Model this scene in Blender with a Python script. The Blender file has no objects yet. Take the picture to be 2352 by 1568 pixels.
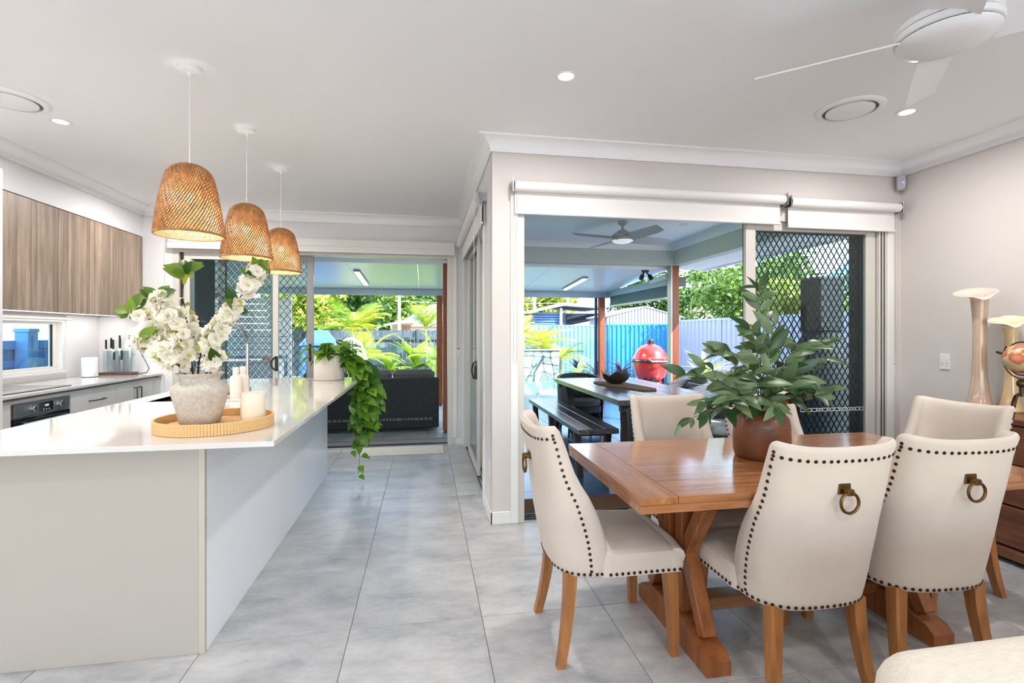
import bpy, bmesh, math, random
from mathutils import Vector, Matrix, Euler
R = math.radians
PI = math.pi
scene = bpy.context.scene
C = bpy.context.scene.collection
random.seed(7)

# ------------------------------------------------------------------ camera
cam_d = bpy.data.cameras.new('camera')
cam = bpy.data.objects.new('camera', cam_d)
C.objects.link(cam)
cam.location = (0, 0, 1.345)
cam.rotation_euler = (R(90), 0, -0.1735)
cam_d.sensor_width = 36.0
cam_d.lens = 36.0 * 1147.1 / 2352.0
cam_d.shift_y = (765.2 - 784.0) / 2352.0
cam_d.clip_start = 0.02
cam_d.clip_end = 300
scene.camera = cam

# ------------------------------------------------------------------ sky, sun, exposure
world = bpy.data.worlds.new('sky')
scene.world = world
world.use_nodes = True
wn = world.node_tree
wn.nodes.clear()
w_out = wn.nodes.new('ShaderNodeOutputWorld')
w_bg = wn.nodes.new('ShaderNodeBackground')
w_sky = wn.nodes.new('ShaderNodeTexSky')
w_sky.sky_type = 'NISHITA'
w_sky.sun_disc = False
w_sky.sun_elevation = R(48)
w_sky.sun_rotation = R(140)
w_sky.air_density = 1.0
w_sky.dust_density = 0.6
w_bg.inputs['Strength'].default_value = 1.0
w_gain = wn.nodes.new('ShaderNodeVectorMath'); w_gain.operation = 'SCALE'
w_gain.inputs['Scale'].default_value = 1.15
w_haze = wn.nodes.new('ShaderNodeMix'); w_haze.data_type = 'RGBA'
w_haze.inputs[0].default_value = 0.45
w_haze.inputs[7].default_value = (1.9, 1.98, 2.08, 1.0)      # thin bright cloud veil
wn.links.new(w_sky.outputs[0], w_gain.inputs[0])
wn.links.new(w_gain.outputs[0], w_haze.inputs[6])
wn.links.new(w_haze.outputs[2], w_bg.inputs[0])
wn.links.new(w_bg.outputs[0], w_out.inputs[0])

sun_d = bpy.data.lights.new('sun', 'SUN')
sun_d.energy = 8.5
sun_d.angle = R(0.6)
sun_d.color = (1.0, 0.965, 0.91)
sun = bpy.data.objects.new('sun', sun_d)
C.objects.link(sun)
SUN_FROM = Vector((0.62, -0.62, 0.80)).normalized()
sun.rotation_euler = SUN_FROM.to_track_quat('Z', 'Y').to_euler()

scene.view_settings.view_transform = 'Standard'
scene.view_settings.look = 'None'
scene.view_settings.exposure = 0.49
scene.view_settings.gamma = 1.0
scene.view_settings.use_curve_mapping = False
try:
    scene.cycles.use_denoising = True
    scene.cycles.max_bounces = 7
    scene.cycles.use_adaptive_sampling = True
    scene.cycles.adaptive_threshold = 0.04
    scene.cycles.glossy_bounces = 3
    scene.cycles.diffuse_bounces = 4
    scene.cycles.transparent_max_bounces = 16
    scene.cycles.sample_clamp_indirect = 6.0
    scene.cycles.caustics_reflective = False
    scene.cycles.caustics_refractive = False
except Exception:
    pass

# ------------------------------------------------------------------ materials
def lin(c):
    def f(v):
        v /= 255.0
        return v / 12.92 if v <= 0.04045 else ((v + 0.055) / 1.055) ** 2.4
    return (f(c[0]), f(c[1]), f(c[2]), 1.0)

MATS = {}

def base_mat(name):
    m = bpy.data.materials.new(name)
    m.use_nodes = True
    nt = m.node_tree
    b = nt.nodes['Principled BSDF']
    MATS[name] = m
    return m, nt, b

def mat(name, rgb, rough=0.5, metal=0.0, spec=0.5, var=0.0, vscale=8.0, bump=0.0, bscale=60.0, emit=None, estr=0.0,
        trans=0.0, sheen=0.0, coat=0.0, stretch=(1, 1, 1)):
    """plain procedural material: base colour with slight noise variation and optional bump"""
    if name in MATS:
        return MATS[name]
    m, nt, b = base_mat(name)
    b.inputs['Base Color'].default_value = lin(rgb)
    b.inputs['Roughness'].default_value = rough
    b.inputs['Metallic'].default_value = metal
    b.inputs['Specular IOR Level'].default_value = spec
    if coat:
        b.inputs['Coat Weight'].default_value = coat
        b.inputs['Coat Roughness'].default_value = 0.1
    if sheen:
        b.inputs['Sheen Weight'].default_value = sheen
    if trans:
        b.inputs['Subsurface Weight'].default_value = trans
        b.inputs['Subsurface Radius'].default_value = (0.02, 0.02, 0.01)
    if emit is not None:
        b.inputs['Emission Color'].default_value = lin(emit)
        b.inputs['Emission Strength'].default_value = estr
    if var or bump:
        tc = nt.nodes.new('ShaderNodeTexCoord')
        mp = nt.nodes.new('ShaderNodeMapping')
        mp.inputs['Scale'].default_value = stretch
        nt.links.new(tc.outputs['Object'], mp.inputs[0])
        if var:
            n = nt.nodes.new('ShaderNodeTexNoise')
            n.inputs['Scale'].default_value = vscale
            n.inputs['Detail'].default_value = 5
            nt.links.new(mp.outputs[0], n.inputs['Vector'])
            rp = nt.nodes.new('ShaderNodeValToRGB')
            c = lin(rgb)
            rp.color_ramp.elements[0].position = 0.3
            rp.color_ramp.elements[1].position = 0.7
            rp.color_ramp.elements[0].color = (c[0] * (1 - var), c[1] * (1 - var), c[2] * (1 - var), 1)
            rp.color_ramp.elements[1].color = (min(1, c[0] * (1 + var)), min(1, c[1] * (1 + var)), min(1, c[2] * (1 + var)), 1)
            nt.links.new(n.outputs['Fac'], rp.inputs[0])
            nt.links.new(rp.outputs[0], b.inputs['Base Color'])
        if bump:
            n2 = nt.nodes.new('ShaderNodeTexNoise')
            n2.inputs['Scale'].default_value = bscale
            n2.inputs['Detail'].default_value = 3
            nt.links.new(mp.outputs[0], n2.inputs['Vector'])
            bp = nt.nodes.new('ShaderNodeBump')
            bp.inputs['Strength'].default_value = bump
            bp.inputs['Distance'].default_value = 0.01
            nt.links.new(n2.outputs['Fac'], bp.inputs['Height'])
            nt.links.new(bp.outputs[0], b.inputs['Normal'])
    return m

def wood(name, c0, c1, axis='X', scale=3.0, rough=0.35, stretch=14.0, coat=0.0, band=0.0, rand=0.0):
    if name in MATS:
        return MATS[name]
    m, nt, b = base_mat(name)
    tc = nt.nodes.new('ShaderNodeTexCoord')
    mp = nt.nodes.new('ShaderNodeMapping')
    s = [stretch, stretch, stretch]
    s['XYZ'.index(axis)] = 0.8
    mp.inputs['Scale'].default_value = s
    oi = nt.nodes.new('ShaderNodeObjectInfo')
    add = nt.nodes.new('ShaderNodeVectorMath')
    add.operation = 'ADD'
    nt.links.new(tc.outputs['Object'], add.inputs[0])
    if rand:
        mul = nt.nodes.new('ShaderNodeVectorMath')
        mul.operation = 'SCALE'
        mul.inputs[0].default_value = (3.1, 5.7, 9.3)
        nt.links.new(oi.outputs['Random'], mul.inputs['Scale'])
        nt.links.new(mul.outputs[0], add.inputs[1])
    nt.links.new(add.outputs[0], mp.inputs[0])
    n = nt.nodes.new('ShaderNodeTexNoise')
    n.inputs['Scale'].default_value = scale
    n.inputs['Detail'].default_value = 8
    n.inputs['Roughness'].default_value = 0.62
    n.inputs['Distortion'].default_value = 0.5
    nt.links.new(mp.outputs[0], n.inputs['Vector'])
    rp = nt.nodes.new('ShaderNodeValToRGB')
    rp.color_ramp.elements[0].position = 0.32
    rp.color_ramp.elements[1].position = 0.70
    rp.color_ramp.elements[0].color = lin(c0)
    rp.color_ramp.elements[1].color = lin(c1)
    nt.links.new(n.outputs['Fac'], rp.inputs[0])
    last = rp.outputs[0]
    if band:
        n3 = nt.nodes.new('ShaderNodeTexVoronoi')
        mp3 = nt.nodes.new('ShaderNodeMapping')
        s3 = [band, band, band]
        s3['XYZ'.index(axis)] = 0.0
        mp3.inputs['Scale'].default_value = s3
        nt.links.new(add.outputs[0], mp3.inputs[0])
        nt.links.new(mp3.outputs[0], n3.inputs['Vector'])
        n3.inputs['Scale'].default_value = 1.0
        sep = nt.nodes.new('ShaderNodeSeparateColor')
        nt.links.new(n3.outputs['Color'], sep.inputs[0])
        mr = nt.nodes.new('ShaderNodeMapRange')
        mr.inputs['To Min'].default_value = 0.72
        mr.inputs['To Max'].default_value = 1.25
        nt.links.new(sep.outputs[0], mr.inputs['Value'])
        mx = nt.nodes.new('ShaderNodeVectorMath')
        mx.operation = 'SCALE'
        nt.links.new(last, mx.inputs[0])
        nt.links.new(mr.outputs[0], mx.inputs['Scale'])
        last = mx.outputs[0]
    nt.links.new(last, b.inputs['Base Color'])
    b.inputs['Roughness'].default_value = rough
    if coat:
        b.inputs['Coat Weight'].default_value = coat
        b.inputs['Coat Roughness'].default_value = 0.12
    bp = nt.nodes.new('ShaderNodeBump')
    bp.inputs['Strength'].default_value = 0.06
    bp.inputs['Distance'].default_value = 0.004
    nt.links.new(n.outputs['Fac'], bp.inputs['Height'])
    nt.links.new(bp.outputs[0], b.inputs['Normal'])
    return m

def tile_stone(name, base, dark, warm, rough=0.35):
    """large porcelain tile: cloudy stone with darker veins, shifted for every tile"""
    m, nt, b = base_mat(name)
    tc = nt.nodes.new('ShaderNodeTexCoord')
    oi = nt.nodes.new('ShaderNodeObjectInfo')
    mul = nt.nodes.new('ShaderNodeVectorMath'); mul.operation = 'SCALE'
    mul.inputs[0].default_value = (17.0, 31.0, 11.0)
    nt.links.new(oi.outputs['Random'], mul.inputs['Scale'])
    add = nt.nodes.new('ShaderNodeVectorMath'); add.operation = 'ADD'
    nt.links.new(tc.outputs['Object'], add.inputs[0]); nt.links.new(mul.outputs[0], add.inputs[1])
    mp = nt.nodes.new('ShaderNodeMapping'); mp.inputs['Scale'].default_value = (1.0, 2.0, 1.0); mp.inputs['Rotation'].default_value = (0, 0, 0.35)
    nt.links.new(add.outputs[0], mp.inputs[0])
    n1 = nt.nodes.new('ShaderNodeTexNoise'); n1.inputs['Scale'].default_value = 2.6; n1.inputs['Detail'].default_value = 10; n1.inputs['Roughness'].default_value = 0.72; n1.inputs['Distortion'].default_value = 0.15
    nt.links.new(mp.outputs[0], n1.inputs['Vector'])
    r1 = nt.nodes.new('ShaderNodeValToRGB')
    e = r1.color_ramp.elements
    e[0].position = 0.26; e[0].color = lin(dark)
    e[1].position = 0.62; e[1].color = lin(base)
    k = e.new(0.46); k.color = lin(tuple((a * 2 + d) / 3 for a, d in zip(base, dark)))
    k = e.new(0.80); k.color = lin(warm)
    nt.links.new(n1.outputs['Fac'], r1.inputs[0])
    n2 = nt.nodes.new('ShaderNodeTexNoise'); n2.inputs['Scale'].default_value = 26; n2.inputs['Detail'].default_value = 6; n2.inputs['Roughness'].default_value = 0.7
    nt.links.new(mp.outputs[0], n2.inputs['Vector'])
    mr = nt.nodes.new('ShaderNodeMapRange'); mr.inputs['To Min'].default_value = 0.86; mr.inputs['To Max'].default_value = 1.12
    nt.links.new(n2.outputs['Fac'], mr.inputs['Value'])
    sc = nt.nodes.new('ShaderNodeVectorMath'); sc.operation = 'SCALE'
    nt.links.new(r1.outputs[0], sc.inputs[0]); nt.links.new(mr.outputs[0], sc.inputs['Scale'])
    nt.links.new(sc.outputs[0], b.inputs['Base Color'])
    b.inputs['Roughness'].default_value = rough
    bp = nt.nodes.new('ShaderNodeBump'); bp.inputs['Strength'].default_value = 0.05; bp.inputs['Distance'].default_value = 0.003
    nt.links.new(n2.outputs['Fac'], bp.inputs['Height']); nt.links.new(bp.outputs[0], b.inputs['Normal'])
    return m

def weave(name, c0, c1, sx, sz, rough=0.6, bump=0.6):
    """woven cane: brick pattern of strands"""
    m, nt, b = base_mat(name)
    tc = nt.nodes.new('ShaderNodeTexCoord')
    mp = nt.nodes.new('ShaderNodeMapping')
    nt.links.new(tc.outputs['UV'], mp.inputs[0])
    br = nt.nodes.new('ShaderNodeTexBrick')
    br.inputs['Scale'].default_value = 1.0
    br.inputs['Brick Width'].default_value = sx
    br.inputs['Row Height'].default_value = sz
    br.inputs['Mortar Size'].default_value = sz * 0.16
    br.inputs['Mortar Smooth'].default_value = 0.6
    br.inputs['Color1'].default_value = lin(c1)
    br.inputs['Color2'].default_value = lin(tuple(v * 0.82 for v in c1))
    br.inputs['Mortar'].default_value = lin(c0)
    nt.links.new(mp.outputs[0], br.inputs['Vector'])
    nt.links.new(br.outputs['Color'], b.inputs['Base Color'])
    bp = nt.nodes.new('ShaderNodeBump'); bp.invert = True
    bp.inputs['Strength'].default_value = bump; bp.inputs['Distance'].default_value = 0.01
    nt.links.new(br.outputs['Fac'], bp.inputs['Height']); nt.links.new(bp.outputs[0], b.inputs['Normal'])
    b.inputs['Roughness'].default_value = rough
    return m

def glass_mat(name, tint=(235, 245, 245), refl=0.10):
    m = bpy.data.materials.new(name); m.use_nodes = True
    nt = m.node_tree; nt.nodes.clear()
    o = nt.nodes.new('ShaderNodeOutputMaterial')
    t = nt.nodes.new('ShaderNodeBsdfTransparent'); t.inputs[0].default_value = lin(tint)
    g = nt.nodes.new('ShaderNodeBsdfGlossy'); g.inputs['Roughness'].default_value = 0.02
    lw = nt.nodes.new('ShaderNodeLayerWeight'); lw.inputs['Blend'].default_value = 0.5
    pw = nt.nodes.new('ShaderNodeMath'); pw.operation = 'POWER'; pw.inputs[1].default_value = 4.0
    nt.links.new(lw.outputs['Facing'], pw.inputs[0])
    f = nt.nodes.new('ShaderNodeMapRange'); f.inputs['To Min'].default_value = refl * .35; f.inputs['To Max'].default_value = .75
    nt.links.new(pw.outputs[0], f.inputs['Value'])
    mx = nt.nodes.new('ShaderNodeMixShader')
    nt.links.new(f.outputs[0], mx.inputs[0]); nt.links.new(t.outputs[0], mx.inputs[1]); nt.links.new(g.outputs[0], mx.inputs[2])
    nt.links.new(mx.outputs[0], o.inputs[0])
    MATS[name] = m
    return m

def leaf_mat(name, c0, c1, vein=None, rough=0.4, trans=0.35):
    """leaf: colour varies per leaf, light passes through a little"""
    if name in MATS:
        return MATS[name]
    m, nt, b = base_mat(name)
    g = nt.nodes.new('ShaderNodeNewGeometry')
    oi = nt.nodes.new('ShaderNodeObjectInfo')
    ad = nt.nodes.new('ShaderNodeMath'); ad.operation = 'ADD'
    nt.links.new(g.outputs['Random Per Island'], ad.inputs[0]); nt.links.new(oi.outputs['Random'], ad.inputs[1])
    fr = nt.nodes.new('ShaderNodeMath'); fr.operation = 'FRACT'
    nt.links.new(ad.outputs[0], fr.inputs[0])
    rp = nt.nodes.new('ShaderNodeValToRGB')
    rp.color_ramp.elements[0].color = lin(c0); rp.color_ramp.elements[1].color = lin(c1)
    nt.links.new(fr.outputs[0], rp.inputs[0])
    nt.links.new(rp.outputs[0], b.inputs['Base Color'])
    b.inputs['Roughness'].default_value = rough
    if trans:
        o = nt.nodes['Material Output']
        tr = nt.nodes.new('ShaderNodeBsdfTranslucent')
        nt.links.new(rp.outputs[0], tr.inputs[0])
        mx = nt.nodes.new('ShaderNodeMixShader'); mx.inputs[0].default_value = trans
        nt.links.new(b.outputs[0], mx.inputs[1]); nt.links.new(tr.outputs[0], mx.inputs[2])
        nt.links.new(mx.outputs[0], o.inputs[0])
    return m

def emis(name, rgb, strength):
    m = bpy.data.materials.new(name); m.use_nodes = True
    nt = m.node_tree; nt.nodes.clear()
    o = nt.nodes.new('ShaderNodeOutputMaterial'); e = nt.nodes.new('ShaderNodeEmission')
    e.inputs[0].default_value = lin(rgb); e.inputs[1].default_value = strength
    nt.links.new(e.outputs[0], o.inputs[0]); MATS[name] = m
    return m

# ------------------------------------------------------------------ mesh builder
class MB:
    def __init__(s):
        s.v = []; s.f = []; s.uv = None
    def add(s, vs, fs):
        o = len(s.v)
        s.v.extend(tuple(p) for p in vs)
        s.f.extend(tuple(o + i for i in f) for f in fs)
        return s
    def box(s, x0, x1, y0, y1, z0, z1, b=0.0):
        lo = (min(x0, x1), min(y0, y1), min(z0, z1)); hi = (max(x0, x1), max(y0, y1), max(z0, z1))
        if b <= 0:
            vs = [(hi[0] if i & 1 else lo[0], hi[1] if i & 2 else lo[1], hi[2] if i & 4 else lo[2]) for i in range(8)]
            return s.add(vs, [(0, 2, 3, 1), (4, 5, 7, 6), (0, 1, 5, 4), (2, 6, 7, 3), (0, 4, 6, 2), (1, 3, 7, 5)])
        b = min(b, min(h - l for h, l in zip(hi, lo)) * 0.49)
        vs = []
        for i in range(8):
            sg = [(i >> k) & 1 for k in range(3)]
            for a in range(3):
                p = []
                for k in range(3):
                    full = hi[k] if sg[k] else lo[k]
                    p.append(full if k == a else (full - b if sg[k] else full + b))
                vs.append(tuple(p))
        V = lambda c, a: c * 3 + a
        fs = []
        for a in range(3):
            o1, o2 = [k for k in range(3) if k != a]
            for sg in (0, 1):
                cs = [(sg << a) | (p << o1) | (q << o2) for p, q in ((0, 0), (1, 0), (1, 1), (0, 1))]
                fs.append(tuple(V(c, a) for c in cs))
            for p in (0, 1):
                for q in (0, 1):
                    c0 = (p << o1) | (q << o2); c1 = c0 | (1 << a)
                    fs.append((V(c0, o1), V(c1, o1), V(c1, o2), V(c0, o2)))
        for c in range(8):
            fs.append((V(c, 0), V(c, 1), V(c, 2)))
        return s.add(vs, fs)
    def obox(s, cx, cy, cz, lx, ly, lz, M=None, b=0.0):
        """oriented box: centre, sizes, 3x3 rotation"""
        t = MB().box(-lx / 2, lx / 2, -ly / 2, ly / 2, -lz / 2, lz / 2, b)
        M = M or Matrix.Identity(3)
        return s.add([tuple(M @ Vector(p) + Vector((cx, cy, cz))) for p in t.v], t.f)
    def bar(s, p, q, w, h, b=0.0, up=(0, 0, 1)):
        """rectangular bar from p to q (w across, h along 'up')"""
        p = Vector(p); q = Vector(q); d = (q - p); L = d.length; d.normalize()
        u = Vector(up); r = d.cross(u)
        if r.length < 1e-4:
            r = d.cross(Vector((0, 1, 0)))
        r.normalize(); u = r.cross(d)
        M = Matrix((r, d, u)).transposed()
        c = (p + q) / 2
        return s.obox(c.x, c.y, c.z, w, L, h, M, b)
    def tube(s, pts, r, n=8, cap=True, closed=False):
        pts = [Vector(p) for p in pts]
        m = len(pts)
        rr = r if isinstance(r, (list, tuple)) else [r] * m
        vs = []; prev = None
        for i, p in enumerate(pts):
            if closed:
                t = pts[(i + 1) % m] - pts[i - 1]
            else:
                t = pts[min(i + 1, m - 1)] - pts[max(i - 1, 0)]
            t.normalize()
            if prev is None:
                a = t.cross(Vector((0, 0, 1)))
                if a.length < 1e-3:
                    a = t.cross(Vector((1, 0, 0)))
            else:
                a = prev - t * prev.dot(t)
                if a.length < 1e-6:
                    a = t.cross(Vector((1, 0, 0)))
            a.normalize(); prev = a; b2 = t.cross(a)
            for k in range(n):
                an = 2 * PI * k / n
                vs.append(p + (a * math.cos(an) + b2 * math.sin(an)) * rr[i])
        fs = []
        for i in range(m if closed else m - 1):
            j = (i + 1) % m
            for k in range(n):
                k2 = (k + 1) % n
                fs.append((i * n + k, i * n + k2, j * n + k2, j * n + k))
        if cap and not closed:
            fs.append(tuple(range(n - 1, -1, -1))); fs.append(tuple((m - 1) * n + k for k in range(n)))
        return s.add(vs, fs)
    def lathe(s, prof, cx=0, cy=0, cz=0, n=32, sx=1.0, sy=1.0, cap=True):
        """profile [(radius, z)...] turned round a vertical axis"""
        vs = []; fs = []; m = len(prof)
        for r, z in prof:
            for k in range(n):
                a = 2 * PI * k / n
                vs.append((cx + math.cos(a) * r * sx, cy + math.sin(a) * r * sy, cz + z))
        for i in range(m - 1):
            for k in range(n):
                k2 = (k + 1) % n
                fs.append((i * n + k, i * n + k2, (i + 1) * n + k2, (i + 1) * n + k))
        if cap:
            if prof[0][0] > 1e-5:
                fs.append(tuple(range(n - 1, -1, -1)))
            if prof[-1][0] > 1e-5:
                fs.append(tuple((m - 1) * n + k for k in range(n)))
        return s.add(vs, fs)
    def cyl(s, cx, cy, z0, z1, r, n=24, r2=None):
        return s.lathe([(r, z0), (r if r2 is None else r2, z1)], cx, cy, 0, n)
    def prism(s, poly, axis, a0, a1):
        """extrude a 2-D polygon along an axis ('X','Y','Z'); poly holds the other two coordinates in order"""
        n = len(poly); vs = []
        for a in (a0, a1):
            for p, q in poly:
                vs.append({'X': (a, p, q), 'Y': (p, a, q), 'Z': (p, q, a)}[axis])
        fs = [tuple(range(n)), tuple(range(2 * n - 1, n - 1, -1))]
        for i in range(n):
            j = (i + 1) % n
            fs.append((i, j, n + j, n + i))
        return s.add(vs, fs)
    def grid(s, rows, closed=False):
        n = len(rows[0]); m = len(rows)
        vs = [p for r in rows for p in r]; fs = []
        for i in range(m - 1):
            for k in range(n if closed else n - 1):
                k2 = (k + 1) % n
                fs.append((i * n + k, i * n + k2, (i + 1) * n + k2, (i + 1) * n + k))
        return s.add(vs, fs)
    def sphere(s, cx, cy, cz, r, n=12, m=8, sz=1.0):
        prof = [(r * math.sin(PI * i / m), -r * sz * math.cos(PI * i / m)) for i in range(m + 1)]
        prof[0] = (1e-6, prof[0][1]); prof[-1] = (1e-6, prof[-1][1])
        return s.lathe(prof, cx, cy, cz, n)
    def mesh(s, name, smooth=True, angle=35, uvfn=None, normals=True):
        me = bpy.data.meshes.new(name)
        me.from_pydata(s.v, [], s.f)
        if normals:
            bm = bmesh.new(); bm.from_mesh(me)
            bmesh.ops.recalc_face_normals(bm, faces=bm.faces)
            bm.to_mesh(me); bm.free()
        if uvfn:
            uvl = me.uv_layers.new(name='uv')
            for lp in me.loops:
                uvl.data[lp.index].uv = uvfn(me.vertices[lp.vertex_index].co)
        if smooth:
            me.shade_smooth()
            me.set_sharp_from_angle(angle=R(angle))
        me.update()
        return me
    def build(s, name, m, parent=None, smooth=True, angle=35, uvfn=None, world=True, normals=True, stuff=False):
        if parent is not None and world:
            off = wloc(parent)
            s.v = [(p[0] - off.x, p[1] - off.y, p[2] - off.z) for p in s.v]
        me = s.mesh(name, smooth, angle, uvfn, normals)
        me.materials.append(m)
        o = bpy.data.objects.new(name, me)
        C.objects.link(o)
        o.parent = parent
        if stuff:
            o['kind'] = 'stuff'
        return o

def wloc(o):
    p = Vector((0, 0, 0))
    while o is not None:
        p += o.location
        o = o.parent
    return p

def thing(name, label, cat, loc=(0, 0, 0), rz=0.0, group=None):
    o = bpy.data.objects.new(name, None)
    C.objects.link(o)
    o.empty_display_size = 0.05
    o.location = loc; o.rotation_euler = (0, 0, rz)
    o['label'] = label; o['category'] = cat
    if group:
        o['group'] = group
    return o

def tag(o, label, cat, group=None):
    o['label'] = label; o['category'] = cat
    if group:
        o['group'] = group
    return o

def struct(o, label=None):
    o['kind'] = 'structure'
    if label:
        o['label'] = label
    return o

def inst(me, name, parent, M=None, m=None):
    """one object sharing mesh data, placed by a local matrix"""
    o = bpy.data.objects.new(name, me)
    C.objects.link(o)
    o.parent = parent
    if M is not None:
        o.matrix_basis = M
    return o

def copy_tree(o, parent=None):
    c = o.copy(); C.objects.link(c); c.parent = parent
    for ch in list(o.children):
        copy_tree(ch, c)
    return c

def TRS(loc, rot=None, sc=1.0):
    M = Matrix.Translation(Vector(loc))
    if rot is not None:
        M = M @ rot.to_4x4()
    if isinstance(sc, (int, float)):
        sc = (sc, sc, sc)
    return M @ Matrix.Diagonal((sc[0], sc[1], sc[2], 1))

def frame_dir(d, up=(0, 0, 1), roll=0.0):
    """rotation whose +Y points along d and +Z roughly along up"""
    d = Vector(d).normalized(); u = Vector(up)
    x = d.cross(u)
    if x.length < 1e-4:
        x = d.cross(Vector((1, 0, 0)))
    x.normalize(); z = x.cross(d)
    M = Matrix((x, d, z)).transposed()
    return M @ Matrix.Rotation(roll, 3, 'Y')

def bez(p0, p1, p2, n):
    p0, p1, p2 = Vector(p0), Vector(p1), Vector(p2)
    return [p0 * (1 - t) ** 2 + p1 * 2 * t * (1 - t) + p2 * t * t for t in [i / n for i in range(n + 1)]]

def leaf_mesh(name, L, W, m, fold=0.25, droop=0.25, n=6, shape='lance'):
    """leaf lying along +Y from its stalk, folded along the midrib and drooping"""
    rows = []
    for i in range(n + 1):
        t = i / n
        if shape == 'lance':
            w = W * math.sin(PI * min(1, t ** 0.85)) ** 0.9
        elif shape == 'heart':
            w = W * (math.sin(PI * t ** 0.55) ** 0.8) if 0 < t < 1 else 0
        else:
            w = W * math.sin(PI * t) ** 0.6 if 0 < t < 1 else 0
        w = max(w, 0.0008) * 0.5
        y = L * t; z = -droop * L * t * t
        rows.append([(-w, y, z + fold * w), (0, y, z), (w, y, z + fold * w)])
    b = MB().grid(rows)
    me = b.mesh(name, True, 80, None, False)
    me.materials.append(m)
    return me
# ------------------------------------------------------------------ common materials
M_wall = mat('wall_paint', (217, 210, 205), 0.75, var=0.015, vscale=2.0, bump=0.02, bscale=300)
M_wallw = mat('wall_paint_cool', (228, 227, 229), 0.75, var=0.012, vscale=2.0)
M_ceil = mat('ceiling_paint', (250, 250, 250), 0.8, var=0.008, vscale=1.5)
M_trim = mat('gloss_white_trim', (238, 236, 233), 0.35)
M_alu = mat('pearl_aluminium', (214, 208, 200), 0.4, 0.15)
M_aluD = mat('screen_aluminium', (176, 176, 172), 0.42, 0.25)
M_dark = mat('black_seal', (22, 24, 26), 0.5)
M_mesh = mat('dark_grille', (24, 32, 36), 0.45, 0.3)
M_stone = mat('white_stone_top', (216, 211, 206), 0.07, var=0.012, vscale=14, coat=0.3)
M_cab = mat('pale_gloss_laminate', (214, 211, 210), 0.12, coat=0.4)
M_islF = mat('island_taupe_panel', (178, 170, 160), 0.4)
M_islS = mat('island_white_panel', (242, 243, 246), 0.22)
M_chrome = mat('brushed_chrome', (200, 202, 204), 0.18, 1.0)
M_gun = mat('gunmetal_handle', (92, 92, 92), 0.35, 0.9)
M_glass = glass_mat('window_glass', (236, 246, 246), 0.10)
M_white = mat('white_plastic', (238, 238, 238), 0.35)
M_black = mat('black_plastic', (18, 18, 20), 0.35)
M_tile = tile_stone('porcelain_tile', (202, 200, 198), (140, 143, 148), (212, 203, 192), 0.34)
M_grout = mat('grout', (128, 126, 124), 0.9)
M_blind = mat('blind_fabric', (233, 229, 226), 0.7, bump=0.03, bscale=400)
M_merbau = wood('oiled_merbau', (112, 54, 28), (156, 84, 48), 'Z', 3.0, 0.5, 16)

XL, XK, XP, XR = -3.45, -3.02, 0.47, 3.85      # kitchen wall, bulkhead face, side wall, far dining wall
YW, YB, YREAR = 3.49, 6.05, -4.5               # dining door wall, kitchen door wall, wall behind
ZC, ZK = 2.72, 2.625

# floor: slab plus single tiles
fl = MB().box(XL - .15, XP + .12, YREAR - .1, YB + .12, -0.12, -0.0035)
fl.box(XP + .12, XR + .12, YREAR - .1, YW + .12, -0.12, -0.0035)
floor = struct(fl.build('floor', M_grout), 'pale stone-look floor tiles')
tm = MB().box(-.2985, .2985, -.2985, .2985, -0.011, 0.0, 0.0012).mesh('tile', True)
tm.materials.append(M_tile)
X0, Y0 = -0.332 + 0.3, 2.361 + 0.3
cuts = {}
for i in range(-7, 8):
    for j in range(-6, 7):
        x = X0 + .6 * i; y = Y0 + .6 * j
        if x - .3 > XR or y - .3 > YB or y + .3 < -0.5 or x + .3 < XL:
            continue
        if x - .3 > XP + .1 and y - .3 > YW:
            continue
        if x > -1.8 and x < -1.0 and 2.6 < y < 4.7:
            continue      # under the island
        # trim tiles at the walls
        xa, xb, ya, yb = x - .2985, x + .2985, y - .2985, y + .2985
        xm = XR
        ym = YB
        if x - .3 > XP - .02 or (x + .3 > XP + .02 and y + .3 > YW + .02):
            if x - .3 > XP - .02:
                ym = YW
            elif y - .3 > YW - .2:
                xm = XP
        xa, xb, yb = max(xa, XL), min(xb, xm), min(yb, ym)
        if xb - xa < .02 or yb - ya < .02:
            continue
        if (xb - xa) > .595 and (yb - ya) > .595:
            o = inst(tm, 'tile', floor, Matrix.Translation((x, y, 0)))
        else:
            o = MB().box(xa - x, xb - x, ya - y, yb - y, -0.011, 0.0, 0.0012).build('tile', M_tile, floor, world=False)
            o.location = (x, y, 0)
rear_floor = MB().box(XL, XR, YREAR, -0.35, -0.012, -0.0005)
rf = rear_floor.build('floor_section', M_tile, floor)

# ceiling
cl = MB().box(XL - .12, XP + .12, YREAR - .1, YB + .12, ZC, ZC + .15)
cl.box(XP + .12, XR + .12, YREAR - .1, YW + .12, ZC, ZC + .15)
struct(cl.build('ceiling', M_ceil), 'flat white plasterboard ceiling')
# roof over the house (shades the terrace); unseen rear overhang deepened to cut skylight
rfb = MB().box(-4.3, 4.35, -7.2, 3.6, 2.93, 3.1).box(-4.3, 0.55, 3.6, 6.4, 2.93, 3.1).box(.55, 4.35, 3.6, 7.3, 2.93, 3.1)
struct(rfb.build('roof', mat('roof_metal', (150, 156, 160), 0.5)), 'house roof, unseen rear overhang deepened to cut skylight')

# walls (thickness 0.12) with their openings
WT = .12
def wall(name, boxes, m, label=None):
    b = MB()
    for bx in boxes:
        b.box(*bx)
    return struct(b.build(name, m, smooth=False), label)

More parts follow.
